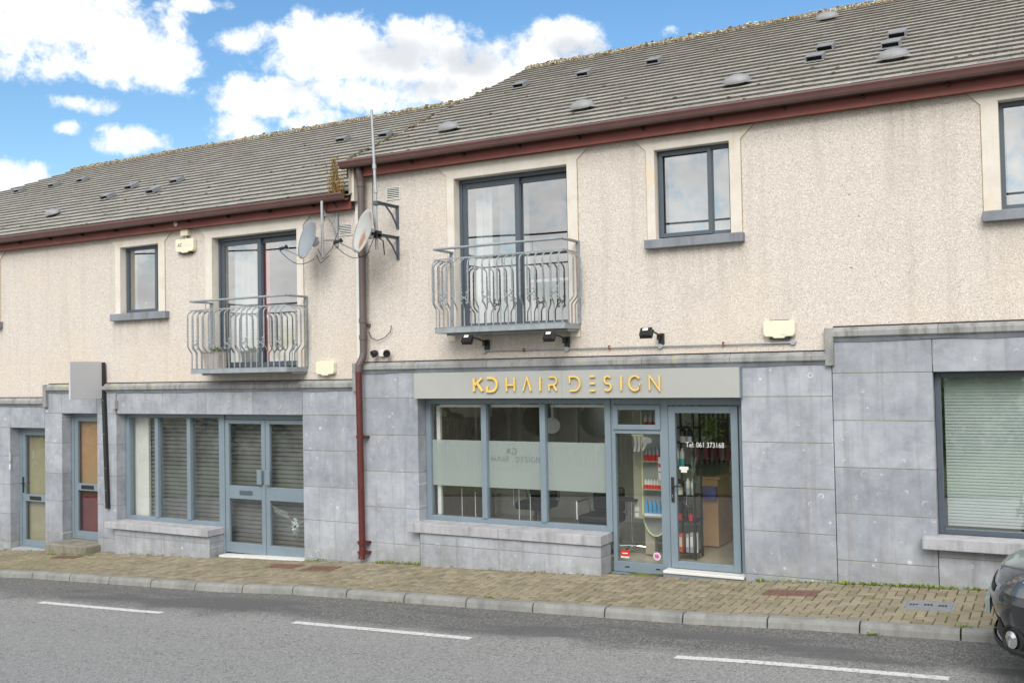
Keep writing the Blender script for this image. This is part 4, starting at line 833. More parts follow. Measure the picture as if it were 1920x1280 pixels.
mb = MB(); mb.box(-3.469,-3.462,-.105,.0,2.21,2.59); mb.build('end_trim', M_['frame'], sg)
h = .185; zb = 2.312
LET = [('K',887,.032),('D',911.5,.032),('H',948,.021),('A',979,.021),('I',1011,.021),('R',1028,.021),('T',1066.5,.021),('E',1104,.021),('S',1131,.021),('I',1163,.021),('G',1178,.021),('N',1216,.021)]
xend = {887:907,911.5:934,948:967,979:998,1028:1046,1066.5:1090,1104:1118,1131:1148,1178:1202,1216:1239}
for ch, px, w in LET:
    xa = at(px+2.2, 720, -.12).x; mb = MB(); gw = max(x for s_ in GL[ch] for x, y in s_) or 1
    xb = at(xend.get(px, px)-2.2, 720, -.12).x if px in xend else xa
    k = (xb-xa)/gw if gw > .01 and px in xend else 1
    for s_ in GL[ch]: stroke(mb, [(xa+x*k, zb+z*h) for x, z in s_], w, -.138, -.112)
    mb.build('gold_letter', M_['gold'], sg, bevel=.003, seg=1)
mb = MB()
for ch, px, w in LET: xa = at(px+8, 720, -.12).x; mb.box(xa-.003,xa+.003,-.112,-.10,2.40,2.406)
mb.build('letter_pins', M_['galv'], sg)
fl = MB()
def word(txt, xa, xb, z, hh, w):
    gws = [max([q[0] for s_ in GL[c_] for q in s_]+[.0]) for c_ in txt]; tot = sum(gws)+.42*(len(txt)-1); k = (xb-xa)/tot; x = xa
    for c_, gw in zip(txt, gws):
        for s_ in GL[c_]: stroke(fl, [(x+q[0]*k, z+q[1]*hh) for q in s_], w, FY+.048, FY+.0535)
        x += (gw+.42)*k
word('KD', -6.93, -6.79, 1.42, .08, .014); word('HAIR', -7.19, -6.92, 1.315, .07, .007); word('TESIGN', -6.80, -6.42, 1.315, .07, .007)
fl.build('film_lettering', simple('etched grey', S(124,138,134), .7), sw)

# ------------------------------------------------------------------ fixtures on the wall
def fix(name, loc, label, cat, group=None): return empty(name, loc, label, cat, group)
gF = 'sign floodlights'
for X, lab in ((-7.09,'black floodlight under the left end of the larger balcony'),(-5.84,'black floodlight under the right end of the larger balcony'),(-4.50,'black floodlight on the bare wall right of the larger balcony')):
    f = fix('floodlight', (X,0,2.96), lab, 'floodlight', gF); Yh = -.52; Xh = X+.0
    mb = MB(); mb.box(X-.035,X+.035,-.01,YR,2.9,3.035); mb.tube([(X,-.01,3.0),(X-.0,-.25,3.045),(Xh,Yh+.07,3.06)], .012, 8); mb.box(X-.04,X-.0,-.06,-.01,2.95,3.03); mb.build('bracket', M_['black'], f, bevel=.003)
    hd = MB(); c = Vector((Xh,Yh,3.03)); a = R(-35); ux, uy, uz = Vector((.075,0,0)), Vector((0,math.cos(a),math.sin(a))), Vector((0,-math.sin(a),math.cos(a)))
    hd.obox(c, ux, uy*.03, uz*.055); hd.obox(c+uy*.03, ux*1.12, uy*.006, uz*.064); 
    for k in range(6): hd.obox(c-uy*.035+ux*(-.8+k*.32), (.003,0,0), uy*.008, uz*.05)
    hd.obox(c+uz*.075, ux*.9, uy*.008, uz*.004); hd.build('lamp_head', M_['black'], f, bevel=.003)
    lb = MB(); lb.obox(c-uy*.045+uz*.02, (.035,0,0), uy*.0015, uz*.02); lb.build('rating_label', M_['white'], f)
    gl = MB(); gl.obox(c+uy*.0375, ux*.95, uy*.001, uz*.05); gl.build('lens', M_['galv'], f)
cd = fix('conduit', (-5,0,2.885), 'thin galvanised conduit run below the floodlights with round junction boxes', 'conduit')
mb = MB(); mb.tube([(-7.13,-.0,2.878),(-2.86,-.0,2.868)], .0105, 8); mb.build('pipe', M_['galv'], cd)
for X in (-7.14,-5.85,-4.52,-2.84):
    mb = MB(); mb.lathe([(.036,0),(.036,.025),(.03,.032)], (X,YR-.005,2.872), 16, 0, (0,-1,0)); mb.lathe([(.008,.032),(.006,.036)], (X,YR-.005,2.872), 8, 0, (0,-1,0)); mb.build('junction_box', M_['galv'], cd)
for px in (982,1142,1356): X = at(px,650).x; mb = MB(); mb.box(X-.008,X+.008,-.016,YR,2.85,2.9); mb.build('pipe_clip', M_['rust'], cd)
gA = 'cream alarm and junction boxes'
def alarm(x0, x1, z0, z1, lab, kind):
    a = fix('alarm_box', ((x0+x1)/2,0,z0), lab, 'alarm box', gA); mb = MB(); r = .03; P = []
    w, h_ = x1-x0, z1-z0; cx, cz = (x0+x1)/2, (z0+z1)/2
    P = [(x0+r,z0+.02),(cx-w*.22,z0+.02),(cx-w*.15,z0),(cx+w*.15,z0),(cx+w*.22,z0+.02),(x1-r,z0+.02),(x1-.006,z0+.03+r*.5),(x1,z0+.05+r),(x1,z1-r),(x1-.01,z1-.01),(x1-r,z1),(x0+r,z1),(x0+.01,z1-.01),(x0,z1-r),(x0,z0+.05+r),(x0+.006,z0+.03+r*.5)]
    mb.prism(P, -.055, YR); mb.build('cover', M_['cream'], a, bevel=.012, seg=3)
    if kind != 2:
        mb = MB(); mb.box(cx-w*.3,cx+w*.3,-.035,YR,z0-.012,z1+.008); mb.build('base_plate', M_['black'], a)
    return a
aR = alarm(-3.18,-2.80,2.92,3.135,'cream alarm box on the bare wall at the end of the conduit',0)
text_mesh('No. 1', .03, .0005, 'small_print', M_['galv'], (-2.96,-.057,2.955), parent=aR)
aL = alarm(-13.19,-12.76,4.69,4.93,'cream alarm box with faded writing between the small window and the smaller balcony',1)
text_mesh('AZ', .075, .0006, 'faded_letters', simple('faded green ink', S(70,110,100), .7), (-13.13,-.057,4.80), parent=aL, bold=.001)
mb = MB()
for k in range(7): mb.box(-12.99+k*.026,-12.975+k*.026,-.0565,-.0555,4.8,4.835)
mb.build('faded_print', simple('faded pale ink', S(196,214,196), .7), aL)
mb = MB(); mb.box(-13.07,-12.9,-.05,YR,4.98,5.09); mb.tube([(-12.98,-.01,4.93),(-12.98,-.01,4.98)], .012); mb.build('junction_box', M_['cream'], aL, bevel=.01)
aM = alarm(-10.15,-9.79,2.57,2.79,'plain cream box low on the wall beside the brown downpipe',2)
sdw = MB(); sdw.lathe([(.045,0),(.045,.008),(.03,.012)], (-13.12,-.1,5.19), 20, 0, (0,-1,0)); tag(sdw.build('fascia_cap', M_['white']), 'small round white disc fixed to the red fascia above the faded-writing box', 'cap')
# twin lens lamp
tl = fix('security_light', (-8.88,0,2.88), 'twin black security light with a white middle box beside the brown pipe', 'security light')
mb = MB(); mb.box(-8.94,-8.85,-.04,YR,2.84,2.94); mb.build('sensor_box', M_['white'], tl, bevel=.008)
for X, d_ in ((-8.99,(-.5,-.8,-.35)),(-8.77,(.5,-.8,-.3))):
    mb = MB(); dv = Vector(d_).normalized(); mb.lathe([(.018,-.05),(.04,-.035),(.052,.0),(.054,.05),(.046,.052),(.04,.03)], (X,-.07,2.89), 18, 0, dv); mb.build('lamp', M_['black'], tl, smooth=False)
cb = MB(); cb.tube([(-9.15,.0,3.22),(-9.1,-.01,3.13),(-8.98,-.012,3.08),(-8.85,-.012,3.12),(-8.74,-.012,3.2),(-8.72,-.012,3.3)], .006, 6); tag(cb.build('loose_cable', M_['black']), 'short loose black cable curling out from behind the brown downpipe', 'cable')
sk = MB(); p = at(218, 757, 0); sk.box(p.x-.05,p.x+.05,-.07,-.0,p.z-.09,p.z+.06); sk.tube([(p.x,-.03,p.z-.09),(p.x+.005,-.03,p.z-.17)], .012); sk.tube([(p.x,-.02,p.z+.06),(p.x,-.02,p.z+.2)], .008); tag(sk.build('sensor_box', M_['sill'], bevel=.02), 'small weathered grey box on the stone left of the closed shutter shopfront', 'sensor')
# projecting blank sign
ps = fix('projecting_sign', (-15.05,-.05,.3), 'blank grey square sign on a tall thin black post beside the maroon door', 'sign')
mb = MB(); mb.obox((-15.02,-.03,1.58), (.035,0,0), (0,.03,0), (.055,0,-1.3)); mb.build('post', M_['black'], ps, bevel=.004)
mb = MB(); mb.box(-15.1,-15.06,-.71,-.062,2.235,2.895); mb.build('panel', simple('dull grey panel', S(186,186,190), .5, 0, .02, 1), ps, bevel=.004)
mb = MB()
for z in (.6,1.0,1.6,2.2,2.75): mb.lathe([(.009,0),(.006,.006)], (-15.02-(z-1.58)*.042,-.06,z), 8, 0, (0,-1,0))
mb.build('screws', M_['galv'], ps)

# satellite dishes and mast
def dish(loc, n, dia, feed, mat, lab, arm=.33):
    n = Vector(n).normalized(); o = fix('satellite_dish', loc, lab, 'satellite dish', 'satellite dishes'); c = Vector(loc)
    up = (Vector((0,0,1))-n*n.z).normalized(); sd_ = n.cross(up); mb = MB(); nr, na = 8, 32; i0 = len(mb.v)
    for side in (0,1):
        for j in range(nr+1):
            r = dia/2*j/nr; 
            for i in range(na):
                a = 2*math.pi*i/na; p = c+sd_*(r*math.cos(a)*.93)+up*(r*math.sin(a))+n*(.22*r*r/(dia/2)-(.004 if side else 0)); mb.v.append(tuple(p))
    m_ = (nr+1)*na
    for side in (0,1):
        for j in range(nr):
            for i in range(na):
                a = side*m_+j*na+i; b = side*m_+j*na+(i+1)%na; mb.f.append((a,b,b+na,a+na) if side == 0 else (b,a,a+na,b+na)); mb.m.append(0)
    for i in range(na): a = nr*na+i; b = nr*na+(i+1)%na; mb.f.append((a,b,b+m_,a+m_)); mb.m.append(0)
    mb.build('reflector', M_[mat], o, smooth=True)
    e = c-up*dia*.47+n*.05; q = e+n*arm+up*.04; mb = MB(); mb.tube([e, q], .011, 6); mb.tube([c-up*.1-n*.02, e], .012, 6); mb.build('feed_arm', M_['galv'], o)
    mb = MB(); dv = (c-q).normalized(); mb.lathe([(.012,-.09),(.026,-.08),(.026,-.03),(.018,-.02),(.018,.01),(.032,.02),(.032,.045)], q+up*.02, 14, 0, dv); mb.build('receiver', M_['black'], o)
    mb = MB(); mb.lathe([(.03,.046),(.03,.052)], q+up*.02, 14, 0, dv); mb.build('receiver_cap', M_['white'], o)
    mb = MB(); mb.obox(c-n*.05, sd_*.05, up*.07, n*.045); mb.obox(c-n*.1, sd_*.03, up*.03, n*.03); mb.build('rear_bracket', M_['galv'], o, bevel=.006)
    mb = MB(); w0 = q-dv*.08; pts = [w0]; e2 = c-n*.12-up*.25
    for k in range(1,9): t_ = k/8; pts.append(w0.lerp(e2,t_)-Vector((0,0,1))*.14*math.sin(math.pi*t_))
    mb.tube(pts, .005, 5); mb.build('cable', M_['black'], o); return o, n, up, sd_
cL = at(583, 451, -.38); oL, n_, u_, s_ = dish(tuple(cL), (-.40,-.86,.24), .62, None, 'dish', 'dark grey satellite dish over the wall beside the smaller balcony')
poleL = at(604, 430, -.28)
mb = MB(); mb.tube([(poleL.x,poleL.y,4.36),(poleL.x,poleL.y,5.22)], .021, 10); mb.build('pole', M_['galv'], oL)
mb = MB()
for z in (5.0,4.62): mb.tube([(poleL.x,poleL.y,z),(poleL.x+.04,YR,z+.04)], .014, 8); 
mb.tube([(poleL.x,poleL.y,5.1),(poleL.x+.03,-.08,4.9),(poleL.x+.04,YR,4.62)], .012, 8); mb.box(poleL.x+.01,poleL.x+.07,.0,YR,4.55,5.12); mb.build('wall_bracket', M_['galv'], oL)
mb = MB(); mb.tube([(cL.x+.05,cL.y+.1,4.5),(poleL.x+.02,-.3,4.33),(poleL.x+.12,-.2,4.5),(poleL.x+.2,-.12,4.8),(poleL.x+.16,-.1,5.12),(poleL.x+.02,-.12,5.3),(poleL.x-.08,-.12,5.05),(poleL.x-.1,-.1,4.95)], .006, 6); mb.tube([(cL.x+.02,cL.y+.1,4.4),(poleL.x-.02,-.3,4.27),(poleL.x+.1,-.25,4.38)], .006, 6); mb.build('loose_cable', M_['black'], oL)
ms_ = fix('aerial_mast', (-8.58,-.45,4.45), 'tall thin galvanised mast rising past the gutter above the rusty dish', 'mast')
X = -8.63; Ym = -.45; pm = at(706, 440, -.45)
XM = pm.x
mb = MB(); mb.tube([(XM-.0,Ym,4.38),(XM-.01,Ym,5.3),(XM-.055,Ym,6.42)], [.024,.022,.018], 10); mb.tube([(XM-.02,Ym,5.55),(XM-.022,Ym,5.62)], .03, 10); mb.tube([(XM,Ym,5.2),(XM,Ym,5.24)], .03, 10); mb.build('pole', M_['galv'], ms_)
for z in (5.06, 4.60):
    mb = MB(); mb.box(XM+.02,XM+.06,0.0,YR,z-.33,z+.02) ; mb.box(XM+.015,XM+.065,Ym-.03,YR-.001,z-.0,z+.012); mb.box(XM+.035,XM+.045,Ym-.03,YR-.001,z-.035,z-.001)
    mb.tube([(XM+.04,-.01,z-.28),(XM+.04,-.12,z-.14),(XM+.04,-.28,z-.02)], .014, 8); mb.obox((XM+.01,Ym,z-.01), (.04,0,0), (0,.04,0), (0,0,.03)); mb.build('wall_bracket', M_['frame_u'], ms_, bevel=.003)
cR = at(688, 436, -.58); oR, n_, u_, s_ = dish(tuple(cR), (-.45,-.84,.25), .66, None, 'dishr', 'rust-stained pale satellite dish clamped on the tall mast over the brown downpipe')
mb = MB(); mb.obox((XM,Ym,cR.z-.02), (.05,0,0), (0,.06,0), (0,0,.05)); mb.obox(((XM+cR.x)/2,(Ym+cR.y)/2,cR.z-.02), (.06,0,0), (0,.05,0), (0,0,.02)); mb.tube([(XM+.03,Ym,4.55),(XM+.08,Ym+.05,4.5),(XM+.1,Ym+.05,4.3)], .01, 6); mb.build('mast_clamp', M_['black'], oR)
mb = MB(); mb.tube([(XM-.03,Ym,6.2),(XM-.05,Ym-.01,5.4),(XM-.06,Ym,4.9),(XM-.02,Ym,4.6),(XM-.2,Ym,4.27),(XM-.3,-.5,4.3)], .0055, 6); mb.build('cable', M_['black'], oR)

# ------------------------------------------------------------------ plants, weeds, litter
def blades(name, pts, mat, hmin, hmax, w, spread, label=None, kind='stuff', cat=None, per=7):
    mb = MB()
    for (x, y, z) in pts:
        for k in range(per):
            a = random.uniform(0, 6.28); h_ = random.uniform(hmin, hmax); l = random.uniform(.2,1)*spread; bx, by = x+random.gauss(0,.02), y+random.gauss(0,.015)
            d = Vector((math.cos(a), math.sin(a), 0)); s_ = Vector((-d.y, d.x, 0))*w*random.uniform(.5,1.2); tip = Vector((bx,by,z))+d*l+Vector((0,0,h_)); mid = Vector((bx,by,z))+d*l*.45+Vector((0,0,h_*.7))
            mb.quad((bx,by,z), mid-s_, tip, mid+s_)
    o = mb.build(name, mat); tag(o, label, cat, kind=kind); return o
P = []
def along(a, b, n, y0, y1): 
    for k in range(n): x = random.uniform(a,b); y = random.uniform(y0,y1); P.append((x,y,zp(x,y)))
along(-14.3,-12.9,38,-.14,-.1); along(-9.1,-7.9,46,-.08,-.01); along(-7.9,-5.4,16,-.14,-.1); along(-3.4,-2.4,22,-.03,0); along(-2.4,-1.3,70,-.05,0); along(-1.3,2,110,-.06,0); along(-10.4,-10.0,14,-.02,0); along(-16.2,-15.0,26,-.36,-.33); along(-19,-17,10,-.03,0)
for y_ in (-1.6,): 
    for x_ in (-15.2,-11.2,-6.2,-2.6,-1.75): pass
o = blades('wall_weeds', P, M_['weed'], .008, .045, .009, .05, per=5)
P = []
for x_ in (-8.1,-7.5,-1.75,-1.68): 
    for k in range(4): x = x_+random.gauss(0,.04); P.append((x,-1.75,zr(x,-1.75)+.004))
P += [(x_+random.gauss(0,.03),-1.6,zp(x_,-1.6)) for x_ in (-6.2,-6.15,-.9) for k in range(4)]
blades('kerb_weeds', P, M_['weed'], .006, .03, .008, .04, per=5)
mb = MB()
for k in range(1500):
    r_ = random.random()
    if r_ < .45: x = random.uniform(-18,3); y = -1.745-abs(random.gauss(0,.022)); z = zr(x,y)+.006
    elif r_ < .93: x = random.choice([random.uniform(-3.4,2), random.uniform(-9.1,-5.3), random.uniform(-15,-9.5)]); y = -.02-abs(random.gauss(0,.04))-(.1 if -8.2 < x < -5.3 or -14.6 < x < -12.2 else 0); z = zp(x,y)+.004
    else: x = random.uniform(-16,3); y = random.uniform(-3.2,-.3); z = (zp(x,y) if y > -1.6 else zr(x,y))+.006
    q = random.uniform(.005,.015); a = random.uniform(0,3.14); u = Vector((math.cos(a),math.sin(a),random.uniform(-.2,.2)))*q; v = Vector((-math.sin(a),math.cos(a),random.uniform(-.3,.3)))*q*.5
    c = Vector((x,y,z)); mb.quad(c-u, c-v*1.0, c+u, c+v)
tag(mb.build('leaf_litter', M_['litter']), kind='stuff')
gp = fix('gutter_weed', (-9.5,-.25,5.28), 'tall orange and green weed growing from the end of the lower gutter', 'plant')
stm, lf = MB(), MB()
for k in range(26):
    bx = random.uniform(-9.72,-9.43); by = random.uniform(-.28,-.16); h_ = random.uniform(.22,.62); lean = random.uniform(-.06,.08); top = Vector((bx+lean,by-.03,5.27+h_)); stm.tube([(bx,by,5.24),(bx+lean*.4,by-.01,5.27+h_*.5),tuple(top)], [.004,.003,.0015], 5)
    for j in range(int(h_*95)):
        t_ = random.random(); c = Vector((bx+lean*t_,by-.02*t_,5.27+h_*t_)); a = random.uniform(0,6.28); d = Vector((math.cos(a),math.sin(a),random.uniform(.1,.9))).normalized()*random.uniform(.02,.05); s2 = Vector((-math.sin(a),math.cos(a),0))*.009
        lf.quad(c, c+d*.5+s2, c+d, c+d*.5-s2, m=0 if random.random() < (.25+.5*t_) else 1)
stm.build('stems', M_['dryweed'], gp); lf.build('leaves', [M_['dryweed'], M_['weed']], gp)

# covers in the pavement
def cover(pts, name, lab, mat, grid, group=None, frame='kerb'):
    (x0,x1,y0,y1) = pts; o = fix(name, ((x0+x1)/2,(y0+y1)/2,zp((x0+x1)/2,(y0+y1)/2)), lab, 'manhole cover', group); mb = MB()
    def q(mb, a, b, c, d, h, m=0): mb.v; i = len(mb.v); Q = ((a,c),(b,c),(b,d),(a,d)); mb.v += [(x,y,zp(x,y)+h) for x,y in Q]+[(x,y,zp(x,y)-.02) for x,y in Q]; [ (mb.f.append(tuple(i+k for k in f_)), mb.m.append(m)) for f_ in ((0,1,2,3),(4,5,1,0),(5,6,2,1),(6,7,3,2),(7,4,0,3)) ]
    q(mb, x0+.03, x1-.03, y0+.03, y1-.03, .006); mb.build('plate', M_[mat], o)
    fr = MB(); q(fr, x0, x1, y0, y0+.027, .007); q(fr, x0, x1, y1-.027, y1, .007); q(fr, x0, x0+.027, y0+.028, y1-.028, .007); q(fr, x1-.027, x1, y0+.028, y1-.028, .007); fr.build('cover_frame', M_[mat], o)
    rb = MB()
    if grid:
        nx = int((x1-x0-.08)/.045); ny = int((y1-y0-.08)/.045)
        for i in range(nx):
            for j in range(ny): a = x0+.045+i*.045; c = y0+.045+j*.045; q(rb, a, a+.026, c, c+.026, .010)
        rb.build('raised_studs', M_[mat], o)
    else:
        for xx, yy in ((.22,.5),(.5,.55),(.78,.5)):
            cx, cy = x0+(x1-x0)*xx, y0+(y1-y0)*yy
            for a in range(3): q(rb, cx-.05+a*.03, cx-.03+a*.03, cy-.03+random.uniform(-.01,.01), cy+.03, .0085)
        rb.build('lifting_slots', M_['black'], o)
cover((-3.08,-2.5,-.72,-.44), 'manhole_cover', 'rusty red cover in the paving right of the salon door', 'redcover', True, 'rusty pavement covers')
cover((-1.56,-1.06,-1.04,-.66), 'manhole_cover', 'smooth steel grey cover in the paving near the parked car', 'greycover', False)
cover((-10.75,-10.2,-.58,-.3), 'manhole_cover', 'rusty cover in the paving nearest the double door', 'redcover', True, 'rusty pavement covers')
cover((-9.95,-9.4,-.72,-.4), 'manhole_cover', 'rusty cover in the paving just in front of the red downpipe', 'redcover', True, 'rusty pavement covers')
cover((-15.7,-15.1,-.66,-.42), 'manhole_cover', 'rusty cover in the paving below the stone door step', 'redcover', True, 'rusty pavement covers')

# ------------------------------------------------------------------ things on sills and balconies
def pump(loc, h_, body, label):
    o = fix('pump_bottle', loc, label, 'bottle'); mb = MB(); mb.lathe([(.032,0),(.034,.01),(.034,h_*.55),(.014,h_*.7),(.012,h_*.74)], loc, 14); mb.build('body', M_[body], o)
    mb = MB(); mb.lathe([(.014,h_*.74),(.014,h_*.82),(.004,h_*.83),(.004,h_*.95)], loc, 10); mb.box(loc[0]-.03,loc[0]+.012,loc[1]-.008,loc[1]+.008,loc[2]+h_*.94,loc[2]+h_); mb.build('pump', M_['white'], o)
mb = MB(); mb.box(-14.6,-13.75,.3,.6,3.70,3.79); mb.build('inner_ledge', M_['white'], BL)
pb_ = at(258, 584, .34).x; pump((pb_,.34,3.79), .24, 'blues', 'blue pump bottle on the inner ledge of the small upstairs window'); 
o = fix('bottle', (pb_+.2,.36,3.79), 'short clear bottle beside the blue pump bottle upstairs', 'bottle'); mb = MB(); mb.lathe([(.03,0),(.03,.07),(.012,.1),(.012,.13)], (pb_+.2,.36,3.79), 12); mb.build('body', M_['glass'], o); mb = MB(); mb.lathe([(.014,.13),(.014,.15)], (pb_+.2,.36,3.79), 12); mb.build('cap', M_['white'], o)
bp = fix('potted_plant', (-12.2,-.22,2.715), 'leafy plant in a pale pot at the left end of the smaller balcony', 'potted plant')
mb = MB(); mb.lathe([(.10,0),(.13,.26),(.145,.27),(.145,.3),(.125,.3),(.12,.26)], (-12.2,-.22,2.715), 20); mb.box(-12.13,-11.98,-.3,-.1,2.715,2.99); mb.build('pot', simple('pale pot', S(168,160,152), .8, 0, .12, 8), bp)
mb = MB()
for k in range(110):
    a = random.uniform(0,6.28); c = Vector((-12.1+random.uniform(-.08,.08),-.22,3.0)); d = Vector((math.cos(a),math.sin(a),random.uniform(-.1,1.3))).normalized()*random.uniform(.05,.16); s2 = Vector((-math.sin(a),math.cos(a),0))*.014; mb.quad(c, c+d*.55+s2, c+d, c+d*.55-s2, m=0 if k % 3 else 1)
mb.build('leaves', [M_['leaf'], M_['dryweed']], bp)
ac = fix('armchair', (-10.95,.85,2.7), 'rounded beige armchair just inside the smaller balcony door', 'armchair')
mb = MB(); mb.box(-11.25,-10.65,.58,1.1,2.8,3.1); mb.build('seat', M_['beige'], ac, bevel=.06, seg=4); mb = MB(); mb.prism([(-11.28,2.8),(-11.3,3.3),(-11.2,3.55),(-10.95,3.66),(-10.7,3.55),(-10.6,3.3),(-10.62,2.8)], .36, .56); mb.build('backrest', M_['beige'], ac, bevel=.05, seg=4)
tb = fix('window_table', (-6.2,.8,3.2), 'pale table top seen through the larger balcony door', 'table'); mb = MB(); mb.box(-6.75,-5.9,.65,1.1,3.86,3.9); mb.build('tabletop', M_['white'], tb)
for X, Y in ((-6.7,.7),(-5.95,.7),(-6.7,1.05),(-5.95,1.05)): mb = MB(); mb.box(X-.02,X+.02,Y-.02,Y+.02,3.19,3.86); mb.build('leg', M_['white'], tb)

# ------------------------------------------------------------------ salon interior
YS = .95
du = fix('display_unit', (-5.15,YS,.0), 'tall taupe display unit with a long rounded mirror board inside the salon', 'display unit')
def A(px, py, Y=YS): p = at(px, py, Y); return p.x, p.z
x0_, zt_ = A(1186,818); x1_, zb_ = A(1206,972); mb = MB(); mb.box(x0_,x1_+.06,YS,YS+.08,zb_,2.3); mb.build('panel', M_['taupe'], du)
xa, z1 = A(1205,770); xb, z0 = A(1241,1004); xm = (xa+xb)/2+.05; wv = (xb-xa)/2+.06; P_ = [(xm-wv,2.2),(xm-wv,z0+.35)]+[(xm-wv*math.cos(R(a)), z0+.33-.33*math.sin(R(a))) for a in range(10,180,10)]+[(xm+wv,z0+.35),(xm+wv,2.2)]
mb = MB(); mb.prism(P_, YS-.03, YS-.012); mb.build('mirror_board', simple('grey board', S(150,154,150), .4), du); mb = MB(); stroke(mb, P_[:14], .018, YS-.045, YS-.028); mb.build('lime_edge', M_['lime'], du)
mb = MB(); mb.box(xm-.18,xm-.04,YS+.02,YS+.12,.02,z0+.2); mb.build('pedestal', M_['taupe'], du); 
for py in (838, 851, 863, 876): X, Z = A(1193,py); mb = MB(); mb.lathe([(.008,0),(.006,.006)], (X,YS-.001,Z), 10, 0, (0,-1,0)); mb.build('wall_stud', M_['white'], du)
for py in (954, 965): X, Z = A(1195,py); mb = MB(); mb.box(X-.03,X+.03,YS-.012,YS,Z-.03,Z+.03); mb.build('socket', M_['white'], du, bevel=.004)
shz = {}
for nm, py in (('top',799),('a',863),('b',915.5),('c',966)):
    X, Z = A(1226,py,.85); shz[nm] = Z; mb = MB(); mb.box(A(1208,py,.85)[0]-.02, A(1256,py,.85)[0]+.12, .75, .92, Z-.012, Z); mb.build('shelf', M_['taupe'], du)
kinds = {}
def product(kind, loc, label, group, mats, h_, r_, shape='bottle'):
    if kind in kinds:
        src = kinds[kind]; o = src.copy(); C.objects.link(o); o.location = loc; o['label'] = label; o['group'] = group
        for ch in src.children: c = ch.copy(); C.objects.link(c); c.parent = o
        return o
    o = empty('product_'+shape, (0,0,0), label, shape, group); mb = MB()
    if shape == 'bottle':
        mb.lathe([(r_,0),(r_,h_*.42)], (0,0,0), 12, 0); mb.build('body', M_[mats[0]], o); mb = MB(); mb.lathe([(r_*.98,h_*.421),(r_*.98,h_*.8),(r_*.5,h_*.88),(r_*.5,h_)], (0,0,0), 12); mb.build('label_and_cap', M_[mats[1]], o)
    elif shape == 'pouch':
        mb.prism([(-r_,0),(r_,0),(r_*.8,h_*.3),(r_*.35,h_),(-r_*.35,h_),(-r_*.8,h_*.3)], -r_*.4, r_*.4); mb.build('body', M_[mats[0]], o); mb = MB(); mb.box(-r_*.95,r_*.95,-r_*.45,r_*.45,-.0,h_*.16); mb.build('base', M_[mats[1]], o)
    else:
        mb.box(-r_,r_,-r_,r_,0,h_); mb.build('body', M_[mats[0]], o, bevel=.003); mb = MB(); mb.box(-r_*.8,r_*.8,-r_-.002,-r_,h_*.3,h_*.8); mb.build('printed_label', M_[mats[1]], o)
    kinds[kind] = o; o.location = loc; return o
def row(kind, X0, X1, n, Y, Z, label, group, mats, h_, r_, shape='bottle'):
    for k in range(n): product(kind, (X0+(X1-X0)*k/max(1,n-1), Y, Z), label, group, mats, h_, r_, shape)
xs1, xs2 = A(1212,860,.82)[0], A(1250,860,.82)[0]
row('redtop', A(1211,800,.82)[0], A(1238,800,.82)[0], 4, .82, shz['top'], 'red and white bottle on the top salon shelf, behind the small vent window', 'bottles behind the vent window', ('reds','white'), .15, .026)
row('redtall', A(1212,860,.82)[0], A(1248,860,.82)[0], 6, .82, shz['a'], 'silver topped red bottle in the upper row of the side window display', 'upper row of red bottles', ('reds','galv'), .19, .026)
row('redsmall', A(1211,915,.82)[0], A(1250,915,.82)[0], 8, .82, shz['b'], 'short red and white bottle in the middle row of the side window display', 'middle row of red bottles', ('reds','white'), .13, .022)
row('bluep', A(1213,966,.82)[0], A(1252,966,.82)[0], 6, .82, shz['c'], 'blue and white pouch in the lowest row of the side window display', 'row of blue pouches', ('blues','white'), .21, .032, 'pouch')
pr = fix('price_strip', (A(1237,870,.7)[0],.7,1.0), 'narrow white and red price strip hanging at the right of the side window', 'price strip'); X, Z = A(1237,873,.7); mb = MB(); mb.box(X-.022,X+.022,.7,.702,Z-.19,Z+.12); mb.build('strip', M_['white'], pr); mb = MB(); mb.box(X-.016,X+.016,.697,.6995,Z-.02,Z+.03); mb.box(X-.016,X+.016,.697,.6995,Z-.09,Z-.075); mb.build('red_print', M_['reds'], pr)
hd = fix('hair_dryer_model', (A(1205,825,.55)[0],.55,1.5), 'white cut-out hair dryer and clippers hanging at the top of the side window', 'display cut-out')
def AX(px, py, Y=.55): p = at(px, py, Y); return (p.x, p.z)
mb = MB(); mb.prism([AX(1204,818),AX(1220,821),AX(1223,826),AX(1221,830),AX(1213,831),AX(1210,838),AX(1206,845),AX(1203,844),AX(1207,834),AX(1204,829)], .55, .565); mb.build('dryer', M_['white'], hd)
for px in (1188,1195): mb = MB(); mb.prism([AX(px,817),AX(px+5,817),AX(px+6,833),AX(px+4,846),AX(px,847),AX(px+2,833)], .55, .565); mb.build('clipper', M_['white'], hd)
mb = MB(); mb.box(AX(1184,816)[0],AX(1206,816)[0],.551,.5545,AX(1184,817)[1]-.0,AX(1184,815)[1]+.01); mb.build('hanger', M_['lime'], hd)
